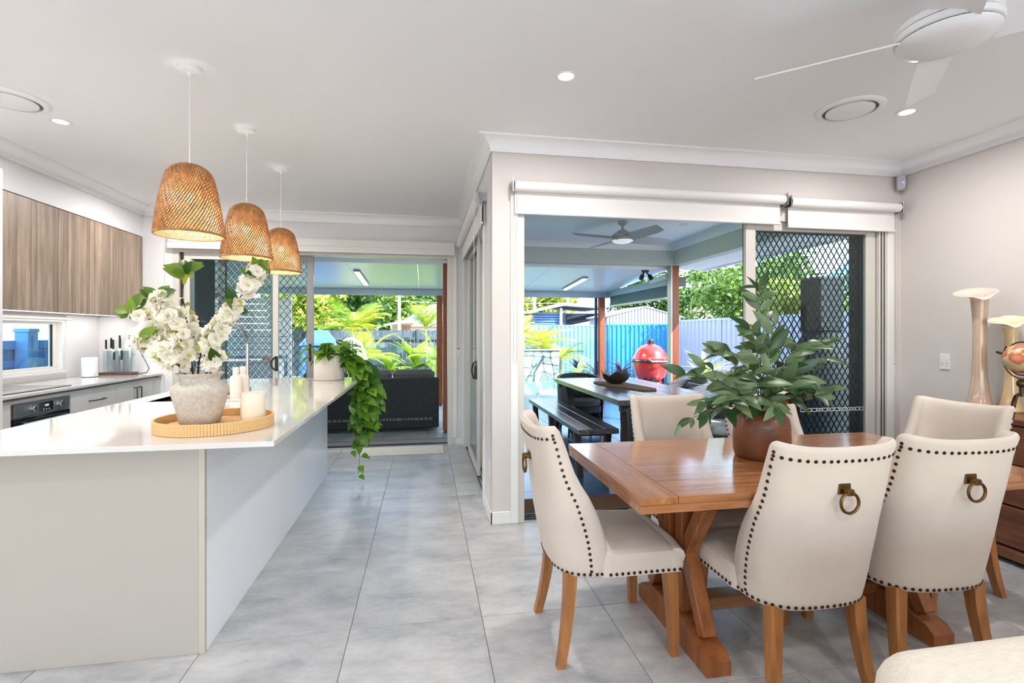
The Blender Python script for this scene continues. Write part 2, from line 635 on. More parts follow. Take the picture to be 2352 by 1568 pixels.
# kitchen wall X = XL, window slot Y 3.9..5.52, Z 0.985..1.475
wall('wall_left', [(XL - WT, XL, YREAR, 3.85, 0, ZC), (XL - WT, XL, 3.85, 5.52, 0, .985), (XL - WT, XL, 3.85, 5.52, 1.475, ZC), (XL - WT, XL, 5.52, YB + WT, 0, ZC)], M_wallw, 'kitchen wall with a long low window')
wall('wall_bulkhead', [(XL, XK, YREAR, YB, 2.395, ZC)], M_wallw, 'bulkhead above the kitchen cupboards')
# back wall Y = YB, door X -2.72..0.33, Z 0..2.27
wall('wall_back', [(XL, -2.72, YB, YB + WT, 0, ZC), (-2.72, .335, YB, YB + WT, 2.30, ZC), (.335, XP + WT, YB, YB + WT, 0, ZC)], M_wallw, 'kitchen end wall with sliding door opening')
# side wall X = XP, door Y 3.98..5.92
wall('wall_side', [(XP, XP + WT, YW + WT, 3.95, 0, ZC), (XP, XP + WT, 3.95, 5.93, 2.30, ZC), (XP, XP + WT, 5.93, YB, 0, ZC)], M_wallw, 'short wall with sliding door')
wall('wall_dining', [(XP, .655, YW, YW + WT, 0, ZC), (.655, 3.715, YW, YW + WT, 2.30, ZC), (3.715, XR + WT, YW, YW + WT, 0, ZC)], M_wall, 'dining wall with wide sliding door opening')
wall('wall_right', [(XR, XR + WT, YREAR, YW, 0, ZC)], M_wall, 'plain dining wall behind the sideboard')
# wall behind the viewer; its wide window is added for fill daylight
wall('wall_rear', [(XL, XR, YREAR - WT, YREAR, 0, .1), (XL, XR, YREAR - WT, YREAR, 2.5, ZC), (XL, -3.0, YREAR - WT, YREAR, .1, 2.5), (3.4, XR, YREAR - WT, YREAR, .1, 2.5)], M_wall, 'wall behind the viewer with a wide opening added for daylight')
struct(MB().box(-8, 8, -22, YREAR - .2, -.23, -.04).build('floor_bounce', mat('added_bounce_paving', (228, 230, 232), .8)), 'unseen pale paving added to bounce light in through the wide window')  # unseen paving added to bounce sunlight up to the room ceiling
wr = MB()
for x in (-3.0, -.9, 1.2, 3.32):
    wr.box(x, x + .08, YREAR - .1, YREAR - .02, .1, 2.5)
wr.box(-3.0, 3.4, YREAR - .1, YREAR - .02, .1, .16).box(-3.0, 3.4, YREAR - .1, YREAR - .02, 2.44, 2.5)
struct(wr.build('window_added', M_alu), 'unseen wide aluminium window added for fill daylight')

# cornice (cove) round the room, one trim per wall
poly = [(XK, YB), (XP, YB), (XP, YW), (XR, YW), (XR, YREAR), (XK, YREAR)]
prof = [(0, 2.63), (.008, 2.622), (.014, 2.622)] + [(.098 - .084 * math.cos(t), 2.624 + .084 * math.sin(t)) for t in [PI / 2 * i / 7 for i in range(8)]] + [(.104, 2.71), (.104, ZC), (0, ZC)]
def inset_poly(pts, d):
    out = []; n = len(pts)
    for i in range(n):
        p0, p1, p2 = Vector(pts[i - 1]), Vector(pts[i]), Vector(pts[(i + 1) % n])
        d1 = (p1 - p0).normalized(); d2 = (p2 - p1).normalized()
        n1 = Vector((d1.y, -d1.x)); n2 = Vector((d2.y, -d2.x))
        k = 1 + n1.dot(n2)
        out.append(p1 + (n1 + n2) * (d / k))
    return out
rings = [[(q.x, q.y, z) for q in inset_poly(poly, d)] for d, z in prof]
M_corn = mat('cornice_paint', (248, 248, 248), 0.6)
for i in range(len(poly)):
    j = (i + 1) % len(poly)
    rows = [[r[i], r[j]] for r in rings]
    b = MB().grid(rows)
    b.f.append(tuple(2 * k for k in range(len(rows))))
    b.f.append(tuple(2 * k + 1 for k in range(len(rows)))[::-1])
    struct(b.build('trim_%d' % (i + 1), M_corn, angle=50), 'white coved cornice')
# skirting boards
def skirt(name, x0, x1, y0, y1):
    b = MB().box(x0, x1, y0, y1, 0, .088, .003)
    struct(b.build(name, M_trim), 'white skirting board')
skirt('baseboard_side', XP - .013, XP, YW - .013, 3.88)
skirt('baseboard_dining', XP - .013, .60, YW - .013, YW)
skirt('baseboard_corner', 3.77, XR, YW - .013, YW)
skirt('baseboard_right', XR - .013, XR, YREAR, YW - .013)
skirt('baseboard_back', .37, XP - .013, YB - .013, YB)

# ------------------------------------------------------------------ sliding doors
def jamb(b, x0, x1, y0, y1, z0, z1):
    b.box(x0, x1, y0, y1, z0, z1, .002)

def diamond(b, x0, x1, z0, z1, y, axis='X', px=.062, pz=.078, w=.0055):
    """diamond security grille: zig-zag wires from bottom to top"""
    n = int((x1 - x0) / px) + 1
    px = (x1 - x0) / n
    m = int((z1 - z0) / (pz / 2)); hz = (z1 - z0) / m
    fs = [(k * 4 + q, k * 4 + (q + 1) % 4, k * 4 + 4 + (q + 1) % 4, k * 4 + 4 + q) for k in range(m) for q in range(4)]
    for i in range(n + 1):
        for sgn in (1, -1):
            vs = []
            for k in range(m + 1):
                x = min(max(x0 + px * i + (sgn * px / 2 if k % 2 == 0 else 0), x0), x1)
                z = z0 + hz * k
                for dx, dy in ((-w / 2, -w / 2), (w / 2, -w / 2), (w / 2, w / 2), (-w / 2, w / 2)):
                    vs.append((x + dx, y + dy, z) if axis == 'X' else (y + dy, x + dx, z))
            b.add(vs, fs)
    return b

def panel_frame(x0, x1, y, z0, z1, st=.055, d=.035, rail=.07):
    b = MB()
    b.box(x0, x0 + st, y - d / 2, y + d / 2, z0, z1, .003)
    b.box(x1 - st, x1, y - d / 2, y + d / 2, z0, z1, .003)
    b.box(x0 + st, x1 - st, y - d / 2, y + d / 2, z0, z0 + rail, .002)
    b.box(x0 + st, x1 - st, y - d / 2, y + d / 2, z1 - rail, z1, .002)
    return b

# --- kitchen door in the back wall
d1 = MB()
for x0, x1 in ((-2.72, -2.66), (.275, .335)):
    d1.box(x0, x1, YB - .01, YB + .13, 0.0, 2.30, .002)
d1.box(-2.66, .275, YB - .01, YB + .13, 2.24, 2.30, .002)
door1 = struct(d1.build('door_1', M_alu), 'wide sliding door between kitchen and terrace')
MB().box(-2.66, .275, YB - .01, YB + .14, -.03, .012, .002).build('sill', M_aluD, door1)
for y in (.02, .055, .09):
    MB().box(-2.66, .275, YB + y, YB + y + .008, .012, .02).build('track', M_gun, door1)
ar = MB().box(-2.80, -2.72, YB - .016, YB, 0, 2.36, .003).box(.335, .385, YB - .016, YB, .09, 2.36, .003).box(-2.72, .335, YB - .016, YB, 2.30, 2.36, .003)
ar.build('architrave', M_trim, door1)
MB().box(-2.645, -2.625, YB - .004, YB + .006, .02, 2.24).build('seal', M_dark, door1)
M_frameN = mat('backlit_stile_grey', (150, 150, 147), 0.4, 0.2)  # off-white frames; their backlit shade is put into this grey
# fixed glass leaf
fx = panel_frame(-2.62, -1.64, YB + .03, .02, 2.24, .06).build('sash', M_alu, door1)
MB().box(-2.56, -1.70, YB + .028, YB + .032, .09, 2.17).build('pane', M_glass, fx)
# two grille leaves slid behind it
for k, (x0, x1, y, st) in enumerate(((-2.60, -1.66, YB + .066, .07), (-2.30, -1.275, YB + .105, .075))):
    s_ = panel_frame(x0, x1, y, .02, 2.24, st, .03).build('screen_leaf', M_frameN, door1)
    diamond(MB(), x0 + st, x1 - st, .09, 2.17, y, 'X', .078, .094, .0065).build('grille', M_mesh, s_, smooth=False, stuff=True)
gl2 = panel_frame(-2.28, -1.30, YB + .128, .02, 2.24, .06, .02).build('sash', M_aluD, door1)
def d_handle(x, y, z, parent, axis='X', s=1):
    """black D-shaped pull with its back plate"""
    p = MB()
    if axis == 'X':
        p.box(x - .016, x + .016, y - .03, y - .005, z - .085, z + .085, .004)
        arc = [(x - .012 - s * .05 * math.sin(PI * i / 10), y - .03, z - .075 + .15 * i / 10) for i in range(11)]
    else:
        p.box(x - .025, x, y - .016, y + .016, z - .085, z + .085, .004)
        arc = [(x - .03 - .012 * math.sin(PI * i / 10), y + s * .05 * math.sin(PI * i / 10), z - .075 + .15 * i / 10) for i in range(11)]
    p.tube(arc, .008, 8)
    return p.build('door_handle', M_black, parent)
d_handle(-1.66, YB + .035, 1.0, door1)
MB().box(-1.325, -1.30, YB + .07, YB + .09, 1.02, 1.22, .004).build('lock', M_dark, door1)

# --- side wall door (X = XP)
d2 = MB()
d2.box(XP - .012, XP + .13, 3.95, 4.02, 0, 2.30, .002).box(XP - .012, XP + .13, 5.86, 5.93, 0, 2.30, .002).box(XP - .012, XP + .13, 4.02, 5.86, 2.23, 2.30, .002)
door2 = struct(d2.build('door_2', M_alu), 'sliding door in the short wall')
MB().box(XP - .012, XP + .13, 4.02, 5.86, -.03, .010, .002).build('sill', M_aluD, door2)
for x in (.012, .04, .075):
    MB().box(XP + x, XP + x + .01, 4.02, 5.86, .010, .02).build('track', M_dark, door2)
def side_leaf(x, y0, y1, m, st=.06):
    b = MB()
    b.box(x - .015, x + .015, y0, y0 + st, .02, 2.23, .003).box(x - .015, x + .015, y1 - st, y1, .02, 2.23, .003)
    b.box(x - .015, x + .015, y0 + st, y1 - st, .02, .09, .002).box(x - .015, x + .015, y0 + st, y1 - st, 2.16, 2.23, .002)
    o = b.build('sash', m, door2)
    MB().box(x - .002, x + .002, y0 + st, y1 - st, .09, 2.16).build('pane', M_glass, o)
    return o
side_leaf(XP + .028, 4.62, 5.62, M_alu)
side_leaf(XP + .085, 4.90, 5.86, M_alu)
MB().box(XP + .05, XP + .062, 5.60, 5.64, .02, 2.23).build('seal', M_dark, door2)
d_handle(XP + .013, 4.66, 1.0, door2, 'Y', 1)
MB().box(XP - .016, XP, 3.88, 3.95, 0, 2.36, .003).box(XP - .016, XP, 5.93, 5.99, 0, 2.36, .003).build('architrave', M_trim, door2)

# --- dining door (Y = YW)
d3 = MB()
d3.box(.655, .70, YW - .008, YW + .13, 0, 2.30, .002).box(3.64, 3.715, YW - .008, YW + .13, 0, 2.30, .002).box(.70, 3.64, YW - .008, YW + .13, 2.22, 2.30, .002)
door3 = struct(d3.build('door_3', M_alu), 'wide sliding door between dining area and terrace')
MB().box(.655, 3.715, YW + .005, YW + .15, -.04, .004, .002).build('sill', M_aluD, door3)
for y in (.03, .07, .11):
    MB().box(.70, 3.64, YW + y, YW + y + .008, .004, .014).build('track', M_dark, door3)
MB().box(.60, .655, YW - .016, YW, 0, 2.36, .003).box(3.715, 3.775, YW - .016, YW, 0, 2.36, .003).build('architrave', M_trim, door3)
f3 = panel_frame(2.46, 3.63, YW + .035, .015, 2.22, .085, .035).build('sash', M_alu, door3)
MB().box(2.545, 3.545, YW + .033, YW + .037, .085, 2.15).build('pane', M_glass, f3)
g3 = panel_frame(2.50, 3.60, YW + .105, .015, 2.22, .05, .03).build('screen_leaf', mat('screen_black', (40, 52, 54), .45, .2), door3)
MB().box(3.47, 3.55, YW + .10, YW + .112, .085, 2.15).build('screen_infill', mat('dark_flyscreen', (30, 44, 46), .6), g3)
diamond(MB(), 2.55, 3.55, .085, 2.15, YW + .095, 'X', .055, .085, .007).build('grille', M_mesh, g3, smooth=False, stuff=True)
g4 = panel_frame(2.56, 3.56, YW + .130, .015, 2.22, .05, .02).build('sash', M_aluD, door3)
for x in (3.655, 3.682):
    MB().box(x, x + .006, YW - .012, YW - .007, .02, 2.2).build('seal', M_dark, door3)
hb = MB().box(2.485, 2.515, YW - .012, YW + .018, .93, 1.16, .004)
hb.build('door_handle', mat('lock_grey', (120, 118, 112), .4, .6), door3)
hl = MB().box(2.493, 2.507, YW - .018, YW - .010, .95, 1.14, .002)
hl.build('lock', M_black, door3)
# decal strip on the glass
dc = MB()
x = 2.95
while x < 3.52:
    w = random.choice((.02, .035, .045))
    for a, b_, c_, d_ in ((x, x + w, .728, .732), (x, x + w, .752, .756), (x, x + .003, .728, .756), (x + w - .003, x + w, .728, .756)):
        dc.box(a, b_, YW + .0305, YW + .0325, c_ - .01, d_ - .01)
    x += w + .004
dc.build('safety_decal', M_white, f3, stuff=True)

# ------------------------------------------------------------------ roller blinds
def roller_x(x0, x1, y, zroll, zbot, label, chain=None, wally=YW):
    t = thing('roller_blind', label, 'blind', ((x0 + x1) / 2, y, zbot))
    r = MB()
    r.tube([(x0 + .012, y, zroll), (x1 - .012, y, zroll)], .036, 20)
    r.build('roll', M_blind, t)
    MB().box(x0 + .02, x1 - .02, y + .030, y + .0325, zbot, zroll).build('fabric', M_blind, t)
    MB().tube([(x0 + .02, y + .031, zbot), (x1 - .02, y + .031, zbot)], .011, 10).build('bottom_rail', M_trim, t)
    for x in (x0, x1):
        bk = MB().box(x - .004, x + .004, y - .035, wally, zroll - .045, zroll + .045, .001)
        bk.build('bracket', M_chrome, t)
    if chain:
        cx, zlow, cy = chain
        MB().tube([(cx, cy, zroll), (cx, cy, zlow + .02), (cx + .012, cy, zlow), (cx + .026, cy, zlow + .02), (cx + .026, cy, zroll)], .0022, 5).build('chain', mat('chain_plastic', (205, 200, 196), .4), t)
        MB().box(cx - .005, cx + .012, wally - .006, wally, zlow - .03, zlow + .005, .001).build('chain_clip', M_white, t)
        tg = MB().box(cx - .012, cx + .028, wally - .004, wally, zlow - .155, zlow - .055, .001).build('safety_tag', M_white, t)
        MB().box(cx - .010, cx + .026, wally - .005, wally - .0035, zlow - .07, zlow - .058).build('warning_stripe', mat('tag_red', (190, 60, 60), .5), tg)
        ln = MB()
        for k in range(6):
            ln.box(cx - .008, cx + .022, wally - .0046, wally - .0035, zlow - .082 - k * .010, zlow - .079 - k * .010)
        ln.build('printed_line', mat('tag_print', (190, 188, 186), .6), tg, stuff=True)
    return t
roller_x(.605, 2.735, 3.425, 2.372, 2.195, 'long off-white roller blind over the open part of dining door', (.615, 1.13, 3.45))
roller_x(2.765, 3.775, 3.425, 2.355, 2.175, 'short off-white roller blind above the grille leaf of dining door', (3.765, 1.16, 3.45))
# kitchen door blind: boxed pelmet
t = thing('roller_blind', 'white roller blind over the kitchen door behind woven pendants', 'blind', (-1.2, 6.0, 2.29))
MB().box(-2.745, .36, 5.955, YB - .017, 2.33, 2.425, .012).build('head_box', M_blind, t)
MB().box(-2.745, .355, 5.965, 5.975, 2.285, 2.335).build('fabric', M_blind, t)
MB().box(-2.745, .36, 5.958, 5.982, 2.268, 2.288, .004).build('bottom_rail', M_trim, t)
MB().tube([(.40, 6.02, 2.38), (.40, 6.02, 1.2)], .002, 5).build('chain', MATS['chain_plastic'], t)
tg = MB().box(.385, .42, YB - .006, YB, 1.06, 1.18, .001).build('safety_tag', M_white, t)
MB().box(.388, .417, YB - .007, YB - .005, 1.155, 1.17).build('warning_stripe', MATS['tag_red'], tg)
# side wall blind
t = thing('roller_blind', 'roller blind with grey end cap on short wall beside open kitchen', 'blind', (.40, 4.85, 2.19))
MB().tube([(.405, 3.80, 2.385), (.405, 5.86, 2.385)], .038, 20).build('roll', M_blind, t)
MB().box(.432, .4345, 3.82, 5.84, 2.20, 2.385).build('fabric', M_blind, t)
MB().tube([(.433, 3.82, 2.195), (.433, 5.84, 2.195)], .011, 10).build('bottom_rail', M_trim, t)
capm = mat('blind_cap_grey', (176, 176, 178), .4)
MB().tube([(.405, 3.785, 2.385), (.405, 3.80, 2.385)], .042, 20).box(.405, XP, 3.785, 3.80, 2.355, 2.415).build('end_cap', capm, t)
MB().tube([(.37, 3.782, 2.385), (.37, 3.782, 1.12), (.38, 3.782, 1.10), (.395, 3.782, 1.12), (.41, 3.782, 2.385)], .002, 5).build('chain', MATS['chain_plastic'], t)

# ------------------------------------------------------------------ wall fittings
def outlet(label, x, y, z, face, w=.072, h=.115, n=2, group=None):
    t = thing('power_outlet', label, 'outlet', (x, y, z), 0, group)
    def bx(a0, a1, z0, z1, d0, d1, m, nm):
        if face == '-X':
            MB().box(x - d1, x - d0, y + a0, y + a1, z + z0, z + z1, .0015).build(nm, m, t)
        elif face == '-Y':
            MB().box(x + a0, x + a1, y - d1, y - d0, z + z0, z + z1, .0015).build(nm, m, t)
    bx(-w / 2, w / 2, -h / 2, h / 2, 0, .009, M_white, 'plate')
    for k in range(n):
        a = (k - (n - 1) / 2) * w / n
        bx(a - .006, a + .006, h * .08, h * .3, .009, .012, M_white, 'rocker')
        for da, dz in ((-.008, -.012), (.008, -.012), (0, -.03)):
            bx(a + da - .0015, a + da + .0015, dz - .006, dz + .004, .0088, .0095, M_dark, 'slot')
    return t
outlet('white double power outlet on dining wall beside tall vases', XR, 3.13, 1.133, '-X')
outlet('small white power outlet low on the end of short wall', XP, 3.62, .37, '-X', .072, .115, 1)
outlet('white outlet on splashback behind the knife block', -3.15, YB - .01, 1.16, '-Y', .115, .072, 1)
outlet('white outlet on splashback partly behind blossom leaves', -2.92, YB - .01, 1.14, '-Y', .10, .072, 2)
t = thing('motion_sensor', 'grey motion sensor with blue light in the ceiling corner', 'sensor', (3.77, 3.42, 2.50))
b = MB()
for k, (z, s) in enumerate(((2.50, .6), (2.505, .9), (2.53, 1.0), (2.60, .96), (2.618, .8))):
    w = .042 * s
    b.v += [(3.775 - w + .02, 3.415 - w * .55 + .035, z), (3.775 + w * .4 - .01, 3.415 - w + .01, z), (3.845, 3.44, z), (3.80, 3.485, z)]
for k in range(4):
    for q in range(4):
        b.f.append((k * 4 + q, k * 4 + (q + 1) % 4, k * 4 + 4 + (q + 1) % 4, k * 4 + 4 + q))
b.f += [(3, 2, 1, 0), (16, 17, 18, 19)]
b.build('housing', mat('sensor_grey', (186, 184, 190), .4), t)
MB().box(3.765, 3.79, 3.388, 3.398, 2.548, 2.555, .001).build('status_light', emis('blue_led', (120, 130, 255), 2.0), t)
# ------------------------------------------------------------------ ceiling fittings
M_lamp = emis('downlight_glow', (255, 250, 240), 14.0)
def downlight(label, x, y, z=ZC, power=13, group='recessed downlights', seen=True):
    t = thing('downlight', label, 'downlight', (x, y, z), 0, group)
    MB().lathe([(.040, -.001), (.058, -.001), (.060, -.003), (.058, -.006), (.043, -.004), (.040, -.001)], x, y, z, 28, cap=False).build('ring', M_white, t)
    MB().lathe([(1e-5, -.002), (.041, -.002)], x, y, z, 24, cap=False).build('lens', M_lamp, t)
    if power:
        l = bpy.data.lights.new('downlight_lamp', 'AREA')
        l.shape = 'DISK'; l.size = .12; l.energy = power; l.color = (1.0, .985, .97); l.spread = R(170)
        o = bpy.data.objects.new('downlight_lamp', l); C.objects.link(o)
        o.parent = t; o.location = (0, 0, -.012)
    return t
downlight('lit downlight in the middle of ceiling between pendants and fan', .745, 2.58)
downlight('lit downlight beside a fan blade tip near round vent', 2.953, 2.633)
downlight('lit downlight against the rim of round vent over kitchen', -2.327, 3.70)
for k, (x, y) in enumerate(((-2.3, 5.3), (-2.3, 1.9), (-2.3, .3), (.745, -.6), (3.0, -.6), (-1.6, -2.4), (1.0, -2.4), (3.0, -2.4))):  # unseen downlights added to brighten the kitchen and the room
    downlight(('added unseen downlight over the sink side of kitchen, hidden behind pendants', 'added unseen downlight over the kitchen aisle by tall pantry', 'added unseen downlight over the aisle before the tall pantry', 'added unseen downlight over the floor beside the cream sofa', 'added unseen downlight between cream sofa and plain wall', 'added unseen downlight near the wide window on pantry side', 'added unseen downlight at the middle of the wide window', 'added unseen downlight near the wide window on sideboard side')[k], x, y, power=15 if k < 2 else 13)

def vent(label, x, y):
    t = thing('ceiling_vent', label, 'vent', (x, y, ZC), 0, 'round ceiling vents')
    MB().lathe([(.185, -.001), (.182, -.006), (.150, -.016), (.146, -.014), (.148, -.001)], x, y, ZC, 48, cap=False).build('outer_ring', M_ceil, t, angle=60)
    MB().lathe([(1e-5, -.0015), (.148, -.0015)], x, y, ZC, 40, cap=False).build('throat', mat('vent_throat', (120, 120, 120), .7), t)
    MB().lathe([(1e-5, -.020), (.120, -.020), (.128, -.016), (.128, -.008), (1e-5, -.006)], x, y, ZC, 48, cap=False).build('disc', M_ceil, t)
vent('round white air vent with centre disc between fan and corner', 2.57, 2.66)
vent('round white air vent with centre disc above kitchen island', -2.40, 3.40)

# ceiling fan
M_fan = mat('fan_white', (236, 236, 236), .35)
def fan(label, x, y, z, blades, ang, rad, m, rod=.12, hubr=.16, mlens=None, mount=ZC):
    t = thing('ceiling_fan', label, 'ceiling fan', (x, y, z))
    MB().lathe([(.055, 0), (.055, -.03), (.03, -.05), (.016, -.055)], x, y, mount, 28).build('ceiling_cup', m, t)
    MB().cyl(x, y, z + .05, mount - .04, .016, 16).build('rod', m, t)
    MB().lathe([(.016, .10), (.05, .09), (hubr * .9, .045), (hubr, .03), (hubr, .012), (hubr * .985, .009)], x, y, z, 40).build('motor', m, t)
    MB().lathe([(hubr * .985, .006), (hubr * 1.01, .004), (hubr * 1.01, -.018), (hubr * .97, -.022)], x, y, z, 40).build('blade_ring', m, t)
    MB().lathe([(hubr * .97, -.026), (hubr * .96, -.034), (hubr * .7, -.052), (hubr * .35, -.062), (1e-5, -.064)], x, y, z, 40).build('dome', mlens or m, t, angle=60)
    MB().lathe([(hubr * .95, -.028), (hubr * .95, .01)], x, y, z, 32).build('seam', M_dark, t)
    for k in range(blades):
        a = ang + 2 * PI * k / blades
        rows = []
        for i in range(7):
            u = i / 6
            rr = hubr * .9 + (rad - hubr * .9) * u
            w0 = .074 - .012 * u
            w1 = .074 - .010 * u
            if i == 6:
                w1 *= .75
            pt = R(24)
            ring = []
            for (s_, th) in ((-w0, .003), (0, .006), (w1, .003), (w1, -.003), (0, 0), (-w0, -.003)):
                ring.append((rr, s_ * math.cos(pt), -.004 + th - s_ * math.sin(pt)))
            rows.append(ring)
        b = MB().grid(rows, True)
        n = len(b.v)
        b.f.append(tuple(range(6))); b.f.append(tuple(range(n - 6, n)))
        ca, sa = math.cos(a), math.sin(a)
        b.v = [(x + p[0] * ca - p[1] * sa, y + p[0] * sa + p[1] * ca, z + p[2]) for p in b.v]
        b.build('blade', m, t, angle=50)
    return t
fan('white four-blade ceiling fan above the dining table', 1.925, 1.56, 2.475, 4, R(48), .645, M_fan)

# woven pendants
def pendant_mesh():
    """twined cane: spiralling strands over lighter rings, with gaps that let light out"""
    H, N = .395, 64
    def rad(t):       # t 0 at top .. 1 at bottom
        if t < .26:
            u = t / .26
            return .020 + .084 * math.sin(u * PI / 2) ** .85
        u = (t - .26) / .74
        return .107 + .049 * u ** .95 + .005 * math.sin(u * PI)
    outer = MB(); inner = MB()
    for k in range(N):
        pts = []; rr = []
        for i in range(43):
            t = .03 + .97 * i / 42
            a = 2 * PI * k / N - 1.55 * t
            r = rad(t) + .0025 * math.sin(i * 2.1 + k * PI)
            zc = (H * (1 - t)) - (.028 * (1 - math.cos(PI / 2 * max(0, 1 - t / .26))) if t < .26 else 0)
            pts.append((r * math.cos(a), r * math.sin(a), zc))
            rr.append(.0045 * (.55 + .45 * min(1, rad(t) / .11)))
        outer.tube(pts, rr, 5, False)
    for j in range(46):
        t = .05 + .95 * j / 45
        r = rad(t) - .0035
        zc = (H * (1 - t)) - (.028 * (1 - math.cos(PI / 2 * max(0, 1 - t / .26))) if t < .26 else 0)
        inner.tube([(r * math.cos(2 * PI * q / 40), r * math.sin(2 * PI * q / 40), zc) for q in range(40)], .0026, 4, closed=True)
    rim = MB().tube([((rad(1) + .001) * math.cos(2 * PI * q / 48), (rad(1) + .001) * math.sin(2 * PI * q / 48), 0.0) for q in range(48)], .006, 6, closed=True)
    return outer, inner, rim
M_cane = mat('honey_cane', (168, 120, 72), .55, var=.40, vscale=26)
M_cane2 = mat('light_cane', (222, 184, 128), .55, var=.2, vscale=40)
o_, i_, r_ = pendant_mesh()
me_o = o_.mesh('cane_weave'); me_o.materials.append(M_cane)
me_i = i_.mesh('cane_rings'); me_i.materials.append(M_cane2)
me_r = r_.mesh('rim'); me_r.materials.append(M_cane)
M_bulb = emis('bulb_glow', (255, 214, 150), 30.0)
bulb_me = MB().sphere(0, 0, 0, .024, 14, 10).mesh('bulb'); bulb_me.materials.append(M_bulb)
labs = ['woven cane pendant lamp over the tray end of island', 'woven cane pendant lamp in the middle of the three', 'woven cane pendant lamp over the planter end of island']
for k, (x, y) in enumerate(((-1.195, 2.83), (-1.18, 3.625), (-1.175, 4.42))):
    zb = 1.852
    t = thing('pendant_lamp', labs[k], 'pendant lamp', (x, y, zb), 0, 'woven cane pendants')
    for me, nm in ((me_o, 'cane_weave'), (me_i, 'cane_rings'), (me_r, 'rim')):
        o = inst(me, nm, t)
        o['kind'] = 'stuff' if nm != 'rim' else 'thing'
    inst(bulb_me, 'bulb', t, Matrix.Translation((0, 0, .19)))
    MB().cyl(x, y, zb + .215, zb + .30, .018, 16).build('lamp_holder', M_white, t)
    MB().cyl(x, y, zb + .30, ZC - .02, .0028, 8).build('cord', M_white, t)
    MB().lathe([(.058, 0), (.058, -.022), (.05, -.027), (.012, -.03), (.006, -.05)], x, y, ZC, 32).build('ceiling_cup', M_white, t)
    l = bpy.data.lights.new('pendant_bulb', 'POINT'); l.energy = 9; l.color = (1, .88, .70); l.shadow_soft_size = .03
    lo = bpy.data.objects.new('pendant_bulb', l); C.objects.link(lo); lo.parent = t; lo.location = (0, 0, .15)

# ------------------------------------------------------------------ kitchen along the left wall
M_up = wood('grey_oak_laminate', (126, 106, 90), (172, 152, 134), 'Z', 2.2, .4, 10, band=14, rand=1)
ZB = .91
t = thing('tall_pantry', 'tall pale pantry panel at end of kitchen bench', 'cabinet', (-3.05, 3.3, 0))
MB().box(XL + .004, -2.65, 2.9, 3.70, .10, 2.39, .002).build('body', mat('pantry_white', (226, 226, 228), .3), t)
MB().box(XL + .004, -2.70, 2.92, 3.68, 0, .10).build('plinth', M_gun, t)
# upper cupboards: separate units
edges = [3.705, 4.18, 4.484, 4.78, 5.25, 5.73, 6.045]
unames = ['wood-grain wall cupboard next to the tall pantry', 'wood-grain wall cupboard above the oven side of the window', 'narrow wood-grain wall cupboard above the cooktop',
          'wood-grain wall cupboard above the right part of low window', 'wood-grain wall cupboard above the white speaker', 'darker wood-grain wall cupboard meeting the end wall']
unames[3] = 'wood-grain wall cupboard above the end of the low window'
for k in range(6):
    y0, y1 = edges[k], edges[k + 1]
    t = thing('wall_cupboard', unames[k], 'cupboard', (-3.2, (y0 + y1) / 2, 1.52), 0, 'wood-grain wall cupboards')
    MB().box(XL + .004, -3.042, y0, y1, 1.535, 2.39).build('body', M_cab, t)
    MB().box(-3.04, XK, y0 + .0015, y1 - .0015, 1.52, 2.388, .001).build('door', M_up, t)
# LED strip under cupboards
t = thing('light_strip', 'glowing light strip under the wall cupboards', 'light', (-3.25, 4.9, 1.53))
MB().box(-3.27, -3.25, 3.9, 6.0, 1.526, 1.534).build('diffuser', emis('strip_glow', (255, 240, 225), 2.5), t)
l = bpy.data.lights.new('strip_lamp', 'AREA'); l.shape = 'RECTANGLE'; l.size = .03; l.size_y = 2.0; l.energy = 3.5; l.color = (1, .93, .87)
lo = bpy.data.objects.new('strip_lamp', l); C.objects.link(lo); lo.parent = t; lo.location = (-.01, 0, -.012)
# base units
def unit(label, y0, y1, xf=-2.845, group='kitchen base units'):
    t = thing('base_cabinet', label, 'cabinet', (-3.15, (y0 + y1) / 2, 0), 0, group)
    MB().box(XL + .004, xf - .02, y0, y1, .10, ZB - .045).build('body', M_cab, t)
    MB().box(XL + .004, xf - .06, y0, y1, 0, .10).build('plinth', M_gun, t)
    return t
def pull(p, q, parent, d=(1, 0, 0)):
    p = Vector(p); q = Vector(q); d = Vector(d) * .032
    b = MB()
    b.bar(p + d, q + d, .010, .010, .001)
    e = (q - p).normalized() * .005
    b.bar(p + e, p + e + d, .010, .010); b.bar(q - e, q - e + d, .010, .010)
    return b.build('handle', M_gun, parent)
XF = -2.845
tu = unit('pale gloss base cabinet with drawers beside the pantry', 3.705, 4.04)
for z0, z1 in ((.64, ZB - .062), (.38, .636), (.11, .376)):
    d = MB().box(XF - .02, XF, 3.707, 4.038, z0, z1, .001).build('drawer', M_cab, tu)
tu = unit('pale gloss base cabinet holding the oven', 4.045, 4.635)
MB().box(XF - .02, XF, 4.047, 4.633, .845, ZB - .062, .001).build('top_panel', M_cab, tu)
MB().box(XF - .02, XF, 4.047, 4.633, .11, .24, .001).build('kick_panel', M_cab, tu)
tu = unit('pale gloss base cabinet with two bar-handled drawers', 4.64, 5.25)
for z0, z1 in ((.625, ZB - .062), (.37, .621), (.11, .366)):
    d = MB().box(XF - .02, XF, 4.642, 5.248, z0, z1, .001).build('drawer', M_cab, tu)
    zc = z0 + (z1 - z0) * .62
    pull((XF, 4.86, zc), (XF, 5.05, zc), d)
tu = unit('pale gloss base cabinet with twin doors and upright handles', 5.255, 5.90)
